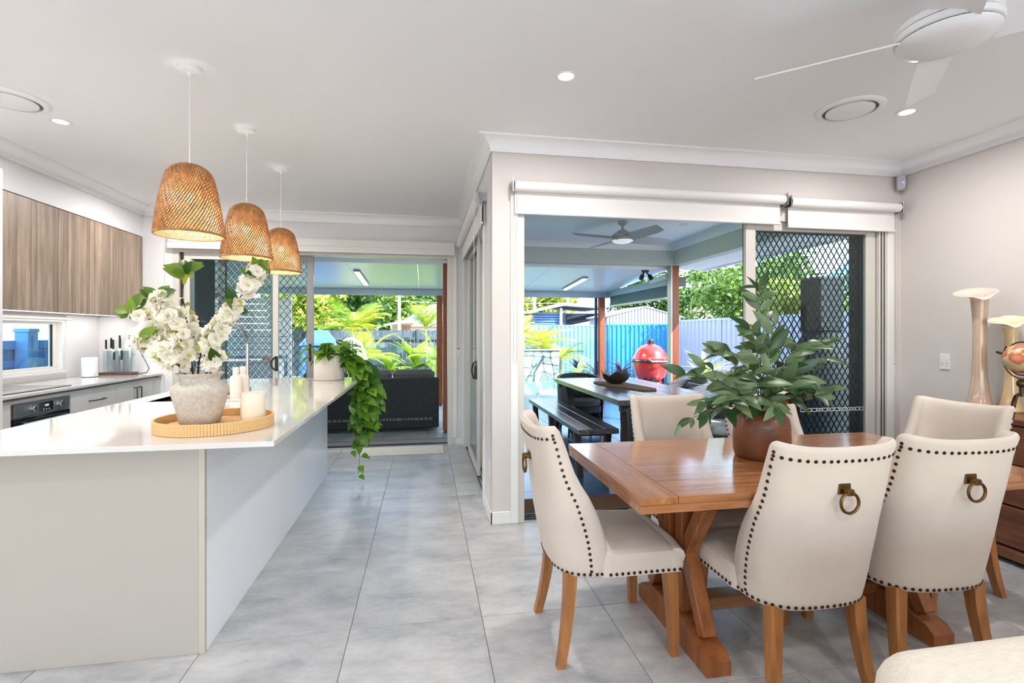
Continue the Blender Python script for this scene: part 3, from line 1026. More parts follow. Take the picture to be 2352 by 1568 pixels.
for y0, y1, yh in ((5.257, 5.574, 5.535), (5.578, 5.898, 5.615)):
    d = MB().box(XF - .02, XF, y0, y1, .11, ZB - .062, .001).build('door', M_cab, tu)
    pull((XF, yh, .63), (XF, yh, .81), d)
tu = unit('plain filler panel between base cabinets and end wall', 5.905, 6.045)
MB().box(XF - .02, XF, 5.907, 6.043, .11, ZB - .062, .001).build('panel', M_cab, tu)
# worktop
t = thing('kitchen_worktop', 'white stone worktop along the low kitchen window', 'worktop', (-3.13, 4.9, ZB - .02))
MB().box(XL + .003, -2.825, 3.703, YB - .003, ZB - .022, ZB, .002).build('slab', M_stone, t)
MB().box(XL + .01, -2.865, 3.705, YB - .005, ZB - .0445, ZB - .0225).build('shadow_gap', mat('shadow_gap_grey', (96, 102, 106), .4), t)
# splashbacks
spl = MB().box(-3.449, -3.441, 5.55, YB - .001, ZB + .001, 1.52).build('splashback', mat('gloss_white_glass', (240, 240, 244), .06, coat=.5))
tag(spl, 'glossy white splashback on the window wall behind white speaker', 'splashback')
spl = MB().box(-3.44, -2.82, YB - .009, YB - .001, ZB + .001, 1.52).build('splashback', MATS['gloss_white_glass'])
tag(spl, 'glossy white splashback on end wall behind the knife block', 'splashback')
# low window
w2 = MB()
w2.box(XL - .10, XL + .004, 3.85, 3.87, .985, 1.475).box(XL - .10, XL + .004, 5.50, 5.52, .985, 1.475).box(XL - .10, XL + .004, 3.87, 5.50, .985, 1.005).box(XL - .10, XL + .004, 3.87, 5.50, 1.455, 1.475)
win2 = struct(w2.build('window_2', M_trim), 'long low kitchen window')
fr = MB()
fr.box(XL - .085, XL - .05, 5.455, 5.50, 1.005, 1.455).box(XL - .085, XL - .05, 3.87, 3.91, 1.005, 1.455).box(XL - .085, XL - .05, 3.91, 5.455, 1.005, 1.03).box(XL - .085, XL - .05, 3.91, 5.455, 1.43, 1.455)
fr.build('window_frame', M_trim, win2)
MB().box(XL - .07, XL - .066, 3.91, 5.455, 1.03, 1.43).build('pane', M_glass, win2)
MB().box(XL - .062, XL - .05, 5.440, 5.458, 1.03, 1.43).build('seal', M_dark, win2)
MB().box(XL - .02, XL + .03, 3.85, 5.60, 1.475, 1.50, .003).build('head_rail', M_white, win2)
MB().box(XL - .0, XL + .02, 3.85, 5.54, .966, .985, .003).build('window_sill', M_trim, win2)
# oven
M_inox = mat('oven_steel', (150, 152, 153), .3, .9)
M_ovg = mat('oven_black_glass', (20, 22, 25), .06, coat=.5)
t = thing('oven', 'built-in steel and black glass oven under cooktop', 'oven', (-2.95, 4.34, .25))
MB().box(XF - .0215, XF - .0205, 4.06, 4.62, .25, .838).build('body', M_ovg, t)
MB().box(XF - .02, XF + .004, 4.062, 4.618, .742, .838, .002).build('control_panel', M_inox, t)
dr = MB().box(XF - .02, XF + .006, 4.062, 4.618, .25, .736, .002).build('door', M_ovg, t)
MB().box(XF + .006, XF + .0075, 4.13, 4.55, .35, .60).build('pane', mat('oven_pane', (70, 92, 104), .05, coat=.6), dr)
MB().tube([(XF + .045, 4.10, .695), (XF + .045, 4.635, .695)], .012, 12).bar((XF, 4.15, .695), (XF + .045, 4.15, .695), .014, .014).bar((XF, 4.58, .695), (XF + .045, 4.58, .695), .014, .014).build('handle', M_chrome, dr)
for y in (4.225, 4.50):
    b = MB().lathe([(.026, 0), (.024, .022), (.020, .026)], 0, 0, 0, 24)
    b.v = [(XF + .004 + p[2], y + p[0], .792 + p[1]) for p in b.v]
    kb = b.build('knob', M_chrome, t)
    MB().box(XF + .03, XF + .0315, y - .002, y + .002, .795, .812).build('pointer', M_dark, kb)
sc_ = MB().box(XF + .004, XF + .0055, 4.295, 4.435, .758, .825, .0005).build('display', M_ovg, t)
MB().box(XF + .0056, XF + .0062, 4.33, 4.40, .785, .812).build('screen', mat('display_grey', (70, 76, 84), .2), sc_)
b = MB()
for y, w in ((4.352, .006), (4.364, .010), (4.379, .006)):
    b.box(XF + .0063, XF + .0068, y, y + w, .793, .806)
for y in (4.335, 4.362, 4.39):
    b.box(XF + .0057, XF + .0062, y, y + .008, .767, .773)
b.build('digits', emis('display_white', (235, 240, 245), 1.0), sc_, stuff=True)
t = MB().box(-3.36, -2.90, 4.02, 4.74, ZB + .0006, ZB + .006, .002).build('cooktop', M_ovg)
tag(t, 'black glass induction cooktop set in the white worktop', 'cooktop')
for x, y, r in ((-3.22, 4.2, .09), (-3.02, 4.2, .075), (-3.22, 4.55, .075), (-3.02, 4.55, .10)):
    MB().lathe([(r - .002, 0), (r, .0004), (r + .002, 0)], x, y, ZB + .006, 36, cap=False).build('cooking_zone', mat('zone_print', (96, 98, 102), .3), t)
# white speaker / router
t = thing('wifi_router', 'white cylindrical router on kitchen worktop by the window', 'router', (-3.28, 5.62, ZB))
MB().lathe([(.062, .004), (.066, .010), (.066, .19), (.063, .196), (1e-5, .196)], -3.28, 5.62, ZB, 36).build('body', M_white, t)
MB().lathe([(.064, 0), (.064, .005)], -3.28, 5.62, ZB, 36).build('base_ring', M_gun, t)
MB().box(-3.216, -3.212, 5.57, 5.60, ZB + .028, ZB + .032).build('logo', mat('logo_grey', (170, 172, 176), .5), t)
# knife block
M_wal = wood('walnut', (84, 54, 44), (118, 80, 64), 'X', 4, .4)
t = thing('knife_block', 'clear knife block on a dark timber base with black-handled knives', 'knife block', (-3.15, 5.90, ZB))
MB().prism([(-3.33, 5.84), (-3.00, 5.80), (-2.97, 5.86), (-3.00, 5.93), (-3.30, 5.97)], 'Z', ZB + .0005, ZB + .028).build('base', M_wal, t)
M_acr = glass_mat('clear_acrylic', (232, 238, 240), .14)
MB().box(-3.30, -3.06, 5.86, 5.866, ZB + .03, ZB + .25).build('acrylic_panel', M_acr, t)
MB().box(-3.30, -3.06, 5.925, 5.931, ZB + .03, ZB + .25).build('acrylic_panel', M_acr, t)
KN = ['short knife at the speaker end of the clear block', 'knife second from the speaker end of the clear block', 'knife leaning before another near the middle of clear block',
      'tallest knife at the middle of the clear block', 'knife standing just before the tallest one in clear block', 'lone tall knife at the outlet end of the clear block',
      'small low knife on the front face of clear block', 'broad low knife on the front face of clear block']
for k, (x, zt, y, hl) in enumerate(((-3.29, .40, 5.895, .10), (-3.245, .42, 5.90, .11), (-3.215, .40, 5.88, .10), (-3.165, .45, 5.90, .13), (-3.15, .42, 5.88, .11), (-3.07, .45, 5.90, .12), (-3.19, .26, 5.848, .08), (-3.12, .28, 5.848, .10))):
    kn = thing('knife', KN[k], 'knife', (x, y, ZB + .03), 0, 'knives in the clear block')
    zt = ZB + zt * .92
    MB().box(x - .009, x + .009, y - .006, y + .006, zt - hl, zt, .004).build('handle', M_black, kn)
    MB().prism([(x - .014, zt - hl), (x + .012, zt - hl), (x + .012, zt - hl - .10), (x - .002, zt - hl - .17 if zt - hl - .17 > ZB + .03 else ZB + .031)], 'Y', y - .001, y + .001).build('blade', M_chrome, kn)
cb = MB().tube([(-3.01, 6.03, 1.10), (-3.0, 5.98, 1.12), (-2.95, 5.95, 1.06), (-2.90, 5.93, .97), (-2.92, 5.92, .925), (-3.0, 5.95, .916), (-3.06, 6.0, .916), (-3.2, 6.01, .916), (-3.35, 5.99, .916)], .004, 6).build('charging_cable', M_black)
tag(cb, 'black power cord looping from splashback outlet to the worktop', 'cord')

# ------------------------------------------------------------------ island
t = thing('kitchen_island', 'kitchen island with taupe front panel and white long side', 'island', (-1.4, 3.6, 0))
MB().box(-1.845, -.93, 2.31, 4.98, 0, .69).box(-1.845, -.93, 2.31, 3.50, .69, ZB - .045).box(-1.845, -.93, 4.24, 4.98, .69, ZB - .045).build('body', mat('island_core', (200, 196, 190), .5), t)
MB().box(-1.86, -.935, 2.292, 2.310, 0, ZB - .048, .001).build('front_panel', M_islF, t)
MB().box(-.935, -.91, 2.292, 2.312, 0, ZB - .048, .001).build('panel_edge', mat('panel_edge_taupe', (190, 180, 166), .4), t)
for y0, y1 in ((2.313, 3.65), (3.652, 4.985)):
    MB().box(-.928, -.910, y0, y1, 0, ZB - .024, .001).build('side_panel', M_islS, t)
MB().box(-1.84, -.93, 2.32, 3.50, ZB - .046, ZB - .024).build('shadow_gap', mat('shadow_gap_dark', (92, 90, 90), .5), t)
# bench top with sink cut-out
it = thing('island_benchtop', 'white stone benchtop overhanging the kitchen island', 'benchtop', (-1.24, 3.65, ZB - .022))
sx0, sx1, sy0, sy1 = -1.74, -1.36, 3.52, 4.22
b = MB()
b.box(-1.88, -.598, 2.150, sy0, ZB - .022, ZB, .0015)
b.box(-1.88, sx0, sy0, sy1, ZB - .022, ZB).box(sx1, -.598, sy0, sy1, ZB - .022, ZB).box(-1.88, -.598, sy1, 5.15, ZB - .022, ZB)
b.build('slab', M_stone, it, smooth=False)
M_sink = mat('sink_steel', (120, 122, 124), .28, 1.0)
t = thing('sink', 'undermount steel sink in the island benchtop', 'sink', (-1.55, 3.87, ZB - .2))
b = MB()
b.box(sx0 - .004, sx0, sy0, sy1, ZB - .2, ZB - .002).box(sx1, sx1 + .004, sy0, sy1, ZB - .2, ZB - .002).box(sx0, sx1, sy0 - .004, sy0, ZB - .2, ZB - .002).box(sx0, sx1, sy1, sy1 + .004, ZB - .2, ZB - .002).box(sx0, sx1, sy0, sy1, ZB - .204, ZB - .2)
b.build('bowl', M_sink, t)
MB().cyl(-1.55, 3.87, ZB - .2, ZB - .197, .04).build('drain', M_chrome, t)
# tap with spring neck
tx, ty = -1.255, 3.87
t = thing('kitchen_tap', 'chrome spring-neck kitchen tap beside the sink', 'tap', (tx, ty, ZB))
MB().cyl(tx, ty, ZB, ZB + .05, .026, 20).cyl(tx, ty, ZB + .05, ZB + .36, .013, 16).build('column', M_chrome, t)
def arch(s):
    a = PI * s
    return (tx - .10 + .10 * math.cos(a), ty, ZB + .36 + .14 * math.sin(a))
path = [(tx, ty, ZB + .33)] + [arch(i / 20) for i in range(21)] + [(tx - .2, ty, ZB + .33)]
MB().tube(path, .007, 8).build('hose', M_gun, t)
hel = []
for i in range(40 * 8 + 1):
    s_ = i / (40 * 8)
    p = Vector(arch(s_)); a = PI * s_
    nrm = Vector((math.cos(a), 0, math.sin(a)))
    bi = Vector((0, 1, 0))
    ph = 2 * PI * 40 * s_
    hel.append(p + nrm * .013 * math.cos(ph) + bi * .013 * math.sin(ph))
MB().tube(hel, .0022, 4).build('spring', M_chrome, t)
MB().lathe([(.013, .33), (.016, .30), (.016, .255), (.013, .25), (.022, .235), (.030, .14), (.029, .135)], tx - .2, ty, ZB, 24).build('spray_head', M_chrome, t)
MB().sphere(tx - .185, ty - .025, ZB + .175, .009, 10, 8).build('spray_button', M_black, t)
MB().bar((tx, ty, ZB + .24), (tx - .19, ty, ZB + .24), .012, .010).build('holder_arm', M_chrome, t)
MB().tube([(tx, ty, ZB + .07), (tx, ty - .05, ZB + .075), (tx, ty - .09, ZB + .10)], .006, 8).build('lever', M_chrome, t)
# soap dispensers
M_soap = mat('matt_cream_bottle', (232, 220, 210), .45)
for k, (x, y, lab) in enumerate(((-1.205, 3.50, 'cream soap bottle standing in front of its twin by the sink'), (-1.19, 3.585, 'cream soap bottle half hidden behind its twin by the sink'))):
    t = thing('soap_bottle', lab, 'bottle', (x, y, ZB + .012), 0, 'soap bottles by the sink')
    MB().lathe([(.034, 0), (.036, .004), (.036, .13), (.033, .142), (.018, .152), (.017, .158)], x, y, ZB + .012, 28).build('body', M_soap, t, angle=50)
    MB().lathe([(.018, .158), (.019, .160), (.019, .20), (.017, .203), (1e-5, .203)], x, y, ZB + .012, 24).build('cap', M_soap, t)
t = MB().box(-1.25, -1.14, 3.45, 3.635, ZB + .0005, ZB + .012, .004).box(-1.25, -1.245, 3.45, 3.635, ZB + .01, ZB + .03).box(-1.145, -1.14, 3.45, 3.635, ZB + .01, ZB + .03).build('soap_tray', mat('soap_tray_white', (238, 234, 230), .35))
tag(t, 'small white tray under the two cream soap bottles', 'tray')

# ------------------------------------------------------------------ tray, vase, candle
tcx, tcy, tr = -.955, 2.525, .243
M_rat = mat('rattan_strip', (222, 180, 122), .5, var=.28, vscale=18)
t = thing('rattan_tray', 'round rattan tray on the island benchtop under the vase', 'tray', (tcx, tcy, ZB))
b = MB().lathe([(1e-5, .004), (tr - .012, .004), (tr - .012, .010), (1e-5, .010)], tcx, tcy, ZB, 56).build('base', mat('rattan_base', (206, 160, 102), .55, var=.25, vscale=30, stretch=(1, 12, 1)), t)
# rim built from upright reed strips
reed = MB().box(-.0058, .0058, -.0055, .0055, 0, .052, .0018).mesh('reed'); reed.materials.append(M_rat)
nre = 124
for k in range(nre):
    a = 2 * PI * k / nre
    inst(reed, 'reed', t, TRS(((tr - .004) * math.cos(a), (tr - .004) * math.sin(a), .0008), Matrix.Rotation(a + PI / 2, 3, 'Z'), (1.02, 1.0, 1 + random.uniform(-.02, .02))))
nb = MB()
for k in range(23):
    y = -tr + .022 + k * .0195
    w = math.sqrt(max(0, (tr - .018) ** 2 - y * y))
    nb.tube([(tcx - w, tcy + y, ZB + .011), (tcx + w, tcy + y, ZB + .011)], .0075, 6)
nb.build('floor_reeds', M_rat, t, stuff=True)
ZT = ZB + .019
vx, vy = -1.03, 2.545
M_vase = mat('stone_white_ceramic', (198, 189, 177), .8, var=.16, vscale=75, bump=.5, bscale=90)
t = thing('ceramic_vase', 'rough stone-white ceramic vase standing on the rattan tray', 'vase', (vx, vy, ZT))
MB().lathe([(1e-5, 0), (.078, 0), (.084, .006), (.094, .05), (.108, .105), (.119, .145), (.120, .158), (.114, .170), (.092, .190), (.082, .198), (.080, .205), (.086, .216), (.098, .228), (.099, .232), (.095, .233), (.078, .212), (.070, .205), (.072, .19), (1e-5, .17)], vx, vy, ZT, 48).build('body', M_vase, t, angle=60)
cxx, cyy = -.80, 2.545
M_wax = mat('ivory_wax', (240, 224, 196), .5, trans=.3)
t = thing('candle', 'ivory candle in a frosted glass on rattan tray', 'candle', (cxx, cyy, ZT))
MB().lathe([(1e-5, .006), (.0495, .006), (.0495, .112), (1e-5, .112)], cxx, cyy, ZT, 32).build('wax', M_wax, t)
M_fr = mat('frosted_ivory_cup', (246, 234, 214), .22, var=.05, vscale=9, coat=.3)
MB().lathe([(1e-5, 0), (.050, 0), (.054, .006), (.0545, .134), (.0525, .136), (.051, .134), (.051, .006), (1e-5, .003)], cxx, cyy, ZT, 36).build('glass_cup', M_fr, t)

# blossom branches
M_br = mat('dark_branch', (70, 44, 34), .7)
M_pet = leaf_mat('petal_white', (244, 238, 216), (253, 249, 238), rough=.55, trans=.30)
M_pety = mat('blossom_heart', (214, 190, 90), .6)
M_lfB = leaf_mat('blossom_leaf', (34, 76, 16), (120, 150, 44), trans=.25)
M_lfY = leaf_mat('bud_leaf', (150, 160, 50), (206, 198, 96), trans=.35)
def blossom_mesh(seed):
    rnd = random.Random(seed)
    b = MB()
    for ring, (np_, L, tilt) in enumerate(((7, .031, .35), (6, .026, .75), (4, .017, 1.1))):
        for k in range(np_):
            a = 2 * PI * k / np_ + ring * .5 + rnd.uniform(-.2, .2)
            L_ = L * rnd.uniform(.85, 1.1); tl = tilt + rnd.uniform(-.2, .2)
            rows = []
            for i in range(4):
                u = i / 3
                w = L_ * .62 * (0.25 + .75 * math.sin(PI * min(1, u * .62 + .12)))
                r = L_ * u * math.cos(tl * (1 - .4 * u)); z = L_ * u * math.sin(tl * (1 - .4 * u))
                row = []
                for s_ in (-1, 0, 1):
                    x_ = r + rnd.uniform(-.002, .002); y_ = s_ * w * .8; zz = z + abs(s_) * .004 + (rnd.uniform(-.005, .005) if i == 3 else 0)
                    row.append((x_ * math.cos(a) - y_ * math.sin(a), x_ * math.sin(a) + y_ * math.cos(a), zz))
                rows.append(row)
            b.grid(rows)
    me = b.mesh('blossom', True, 80, None, False); me.materials.append(M_pet)
    return me
BL = [blossom_mesh(s) for s in range(4)]
heart = MB().sphere(0, 0, .007, .0042, 8, 6).mesh('blossom_heart'); heart.materials.append(M_pety)
LB = [leaf_mesh('leaf', .085, .046, M_lfB, .25, .15), leaf_mesh('leaf', .05, .026, M_lfY, .3, .2)]
t = thing('blossom_branches', 'white blossom branches with green leaf tips standing in the ceramic vase', 'flowers', (vx, vy, ZT + .1))
rb = random.Random(3)
branches = [  # polyline of (dx, dy, dz) from the vase mouth, with blossom density
    [(0, 0, 0), (.0, .0, .12), (-.06, .0, .26), (-.07, -.02, .40), (-.055, -.02, .50)],
    [(0, 0, 0), (.05, -.02, .13), (.11, -.03, .25), (.18, -.02, .37), (.225, 0, .46), (.25, 0, .51)],
    [(0, 0, 0), (-.06, .02, .10), (-.15, .03, .19), (-.22, .02, .26), (-.29, 0, .31)],
    [(0, 0, 0), (-.08, -.03, .07), (-.16, -.04, .13), (-.23, -.05, .18)],
    [(0, 0, 0), (.04, -.05, .10), (.07, -.06, .18), (.12, -.04, .26), (.16, -.03, .34)],
    [(0, 0, 0), (-.02, -.05, .08), (-.06, -.08, .20), (-.13, -.07, .33), (-.15, -.06, .38)],
    [(0, 0, 0), (.06, -.06, .05), (.10, -.08, .09)],
    [(0, 0, 0), (-.05, -.08, .05), (-.09, -.09, .09), (-.12, -.08, .11)],
]
for bi_, br in enumerate(branches):
    base = Vector((vx + rb.uniform(-.03, .03), vy + rb.uniform(-.03, .03), ZT + .10))
    pts = [base] + [Vector((vx, vy, ZT + .215)) + Vector(p) for p in br[1:]]
    dense = []
    for i in range(len(pts) - 1):
        for k in range(4):
            dense.append(pts[i].lerp(pts[i + 1], k / 4) + Vector((rb.uniform(-.004, .004), rb.uniform(-.004, .004), 0)))
    dense.append(pts[-1])
    n = len(dense)
    MB().tube(dense, [.0055 * (1 - .6 * i / n) for i in range(n)], 6).build('branch', M_br, t)
    org = Vector((vx, vy, ZT + .1))
    for i in range(5, n):
        tnear = i / (n - 1)
        cnt = 3 if i % 3 else 2
        if tnear > .9 and bi_ in (0, 2, 5):
            cnt = 0
        if bi_ == 0 and tnear > .62:
            cnt = 0
        if bi_ == 1 and .40 < tnear < .68:
            cnt = 1
        for q in range(cnt):
            d = Vector((rb.uniform(-1, 1), rb.uniform(-1, .5), rb.uniform(-.6, .9))).normalized()
            p = dense[i] + d * rb.uniform(.012, .038) - org
            Mx = TRS(p, (d + Vector((0, -.4, .2))).to_track_quat('Z', 'Y').to_matrix(), rb.uniform(.85, 1.2))
            fo = inst(BL[rb.randrange(4)], 'blossom', t, Mx)
            inst(heart, 'heart', fo)
        if rb.random() < .7:
            d = Vector((rb.uniform(-1, 1), rb.uniform(-1, .3), rb.uniform(-.2, .8)))
            inst(LB[1], 'leaf', t, TRS(dense[i] - org, frame_dir(d, (.2, -1, .4)), rb.uniform(.7, 1.2)))
    tip = dense[-1] - org
    for q in range(9 if bi_ in (0, 1, 2, 5) else 4):
        a = rb.uniform(0, 2 * PI)
        d = Vector((math.cos(a), math.sin(a) * .7, rb.uniform(.1, .9)))
        if bi_ == 2:
            d.x -= .6
        inst(LB[0], 'leaf', t, TRS(tip - Vector((0, 0, rb.uniform(0, .05))), frame_dir(d, (.2, -1, .4)), rb.uniform(.75, 1.15)))

# planter with trailing pothos
M_plt = mat('ribbed_cream_planter', (226, 217, 208), .5)
pxp, pyp = -.885, 4.93
t = thing('ribbed_planter', 'ribbed cream planter at the far end of island benchtop', 'planter', (pxp, pyp, ZB))
b = MB(); rows = []
for r_s, z in ((0, 0), (.95, 0), (1, .004), (1, .228), (.99, .232), (.94, .232), (.93, .20), (0, .20)):
    row = []
    for k in range(180):
        a = 2 * PI * k / 180
        rr = .134 * r_s + (.0022 * math.cos(60 * a) if r_s == 1 else 0)
        row.append((pxp + max(rr, 1e-5) * math.cos(a), pyp + max(rr, 1e-5) * math.sin(a), ZB + z))
    rows.append(row)
b.grid(rows, True)
b.build('pot', M_plt, t, angle=60)
MB().cyl(pxp, pyp, ZB + .19, ZB + .205, .122).build('soil', mat('potting_soil', (48, 36, 28), .9), t)
M_pot = leaf_mat('pothos_leaf', (40, 88, 22), (124, 170, 50), trans=.30, rough=.32)
LP = [leaf_mesh('leaf', .14, .10, M_pot, .25, .35, 8, 'heart'), leaf_mesh('leaf', .11, .085, M_pot, .2, .3, 8, 'heart')]
M_vin = mat('vine_green', (110, 140, 60), .5)
t = thing('pothos_plant', 'green pothos plant trailing from ribbed planter down to the floor', 'plant', (pxp, pyp, ZB + .2))
rp_ = random.Random(11)
org = Vector((pxp, pyp, ZB + .2))
for k in range(46):
    a = rp_.uniform(0, 2 * PI); el = rp_.uniform(.1, 1.2); L = rp_.uniform(.08, .17)
    p = org + Vector((rp_.uniform(-.09, .09), rp_.uniform(-.09, .09), 0))
    q = p + Vector((math.cos(a) * L * math.cos(el) + .03, math.sin(a) * L * math.cos(el), L * math.sin(el)))
    MB().tube(bez(p, (p + q) / 2 + Vector((0, 0, .03)), q, 4), .0022, 5).build('stem', M_vin, t)
    inst(LP[0], 'leaf', t, TRS(q - org, frame_dir((math.cos(a) + .2, math.sin(a) - .3, rp_.uniform(-.5, .4))), rp_.uniform(.8, 1.25)))
edge_x = -.598
for k in range(11):
    y0 = pyp + rp_.uniform(-.14, .10)
    drop = (1.0, .78, .62, .5, .55, .3, .42, .36, .7, .25, .2)[k]
    xo = edge_x + rp_.uniform(.0, .16)
    p0 = Vector((pxp + .10, y0, ZB + .20)); p1 = Vector((edge_x - .05, y0, ZB + .24)); p2 = Vector((xo, y0 - .05, ZB + .02)); p3 = Vector((xo + rp_.uniform(-.12, .08), y0 - rp_.uniform(.05, .16), ZB - drop * .84))
    pth = bez(p0, p1, p2, 5) + bez(p2, (p2 + p3) / 2 + Vector((rp_.uniform(-.04, .04), rp_.uniform(-.04, .04), -.05)), p3, 9)[1:]
    MB().tube(pth, .0024, 5).build('vine', M_vin, t)
    for i, q in enumerate(pth[2:]):
        for s_ in range(2 if i < 9 else 1):
            d = Vector((rp_.uniform(-.5, 1), rp_.uniform(-1, .2), rp_.uniform(-.9, .1)))
            inst(LP[rp_.randrange(2)], 'leaf', t, TRS(q - org + d.normalized() * .02, frame_dir(d, (0, -.6, .8)), rp_.uniform(.65, 1.15) * (1 if i < 9 else .65)))
# floor mat by the kitchen door
mb = MB().box(-.70, .22, 5.64, 6.02, 0.001, .012, .004)
for i in range(46):
    x = -.69 + i * .0198
    mb.box(x, x + .012, 5.65, 6.01, .011, .0145)
m_ = mb.build('floor_mat', mat('cream_mat', (232, 226, 214), .9, bump=.3, bscale=200))
tag(m_, 'cream woven mat on the tiles inside the kitchen door', 'mat')
# ------------------------------------------------------------------ dining table
M_acX = wood('acacia_along', (138, 82, 46), (184, 126, 80), 'X', 2.2, .20, 11, coat=.6, rand=1)
M_acY = wood('acacia_cross', (136, 80, 44), (180, 122, 76), 'Y', 2.2, .20, 11, coat=.6, rand=1)
M_acL = wood('acacia_leg', (128, 72, 36), (172, 106, 58), 'Z', 2.2, .35, 11, rand=1)
TX0, TX1, TY0, TY1, TZ = .748, 2.56, 1.655, 2.545, .762
t = thing('dining_table', 'long timber trestle dining table with breadboard ends', 'table', ((TX0 + TX1) / 2, (TY0 + TY1) / 2, 0))
nb = 5
for k in range(nb):
    y0 = TY0 + (TY1 - TY0) * k / nb; y1 = TY0 + (TY1 - TY0) * (k + 1) / nb
    MB().box(TX0 + .148, TX1 - .148, y0 + .0003, y1 - .0003, TZ - .026, TZ, .0006).build('top_board', M_acX, t)
for x0, x1 in ((TX0, TX0 + .146), (TX1 - .146, TX1)):
    MB().box(x0, x1, TY0, TY1, TZ - .026, TZ, .0015).build('end_leaf', M_acY, t)
MB().box(TX0 + .002, TX1 - .002, TY0 + .002, TY0 + .10, TZ - .058, TZ - .0275, .002).build('apron', M_acX, t)
MB().box(TX0 + .002, TX1 - .002, TY1 - .10, TY1 - .002, TZ - .058, TZ - .0275, .002).build('apron', M_acX, t)
MB().box(TX0 + .002, TX0 + .10, TY0 + .10, TY1 - .10, TZ - .058, TZ - .0275, .002).build('apron', M_acY, t)
MB().box(TX1 - .10, TX1 - .002, TY0 + .10, TY1 - .10, TZ - .058, TZ - .0275, .002).build('apron', M_acY, t)
YC = (TY0 + TY1) / 2
for xc in (1.135, 2.19):
    # shaped foot
    fy = .315
    pr = [(YC - fy, 0), (YC - fy, .055), (YC - fy + .035, .085), (YC - fy + .10, .095), (YC - fy + .16, .13), (YC + fy - .16, .13), (YC + fy - .10, .095), (YC + fy - .035, .085), (YC + fy, .055), (YC + fy, 0)]
    MB().prism(pr, 'X', xc - .052, xc + .052).build('foot', M_acL, t)
    pr2 = [(YC - .30, TZ - .058), (YC - .30, TZ - .10), (YC - .25, TZ - .13), (YC + .25, TZ - .13), (YC + .30, TZ - .10), (YC + .30, TZ - .058)]
    MB().prism(pr2, 'X', xc - .045, xc + .045).build('head_beam', M_acL, t)
    for dy in (-.055, .055):
        MB().box(xc - .032, xc + .032, YC + dy - .03, YC + dy + .03, .13, TZ - .13, .003).build('upright', M_acL, t)
    for s_ in (-1, 1):
        MB().bar((xc, YC + s_ * .235, .11), (xc, YC + s_ * .085, .40), .06, .055, .003).build('brace', M_acL, t)
        MB().bar((xc, YC + s_ * .235, TZ - .12), (xc, YC + s_ * .085, .40), .06, .055, .003).build('brace', M_acL, t)
for s_, xc in ((1, 1.135), (-1, 2.19)):
    MB().bar((xc + s_ * .03, YC, .42), (xc + s_ * .24, YC, TZ - .06), .055, .05, .003).build('brace', M_acL, t)
MB().box(1.135, 2.19, YC - .045, YC + .045, .10, .155, .004).build('stretcher', M_acX, t)

# ------------------------------------------------------------------ dining chairs
M_lin = mat('oatmeal_linen', (208, 194, 180), .85, var=.05, vscale=5, bump=.12, bscale=420, sheen=.2)
M_leg = wood('chair_leg_oak', (140, 88, 44), (184, 124, 70), 'Z', 2.5, .4, 14)
M_nail = mat('antique_nail', (66, 50, 38), .35, .8)
M_brass = mat('antique_brass', (112, 84, 48), .32, .95)

def interp(tab, z):
    for (a, va), (b, vb) in zip(tab, tab[1:]):
        if z <= b:
            u = (z - a) / (b - a)
            return va + (vb - va) * u
    return tab[-1][1]
T_edge = [(.355, -.068), (.42, -.069), (.50, -.080), (.56, -.098), (.61, -.118), (.665, -.142), (.715, -.176), (.76, -.203), (.80, -.220), (.89, -.252), (.965, -.285)]
T_rear = [(.355, -.262), (.45, -.285), (.60, -.312), (.80, -.335), (.90, -.350), (.965, -.368)]
T_half = [(.355, .228), (.45, .238), (.60, .243), (.80, .240), (.90, .238), (.965, .240)]
def chair_pt(u, z, inset=0.0):
    """point of the outer back shell; u in -1..1 round the sitter, inset moves it into the padding"""
    a = abs(u) * PI / 2
    hw = interp(T_half, z) - inset
    ye = interp(T_edge, z); yr = interp(T_rear, z) + inset
    x = hw * math.sin(a) ** .72
    y = yr + (ye - yr) * (1 - max(0, math.cos(a)) ** .62)
    return Vector((math.copysign(x, u), y, z))

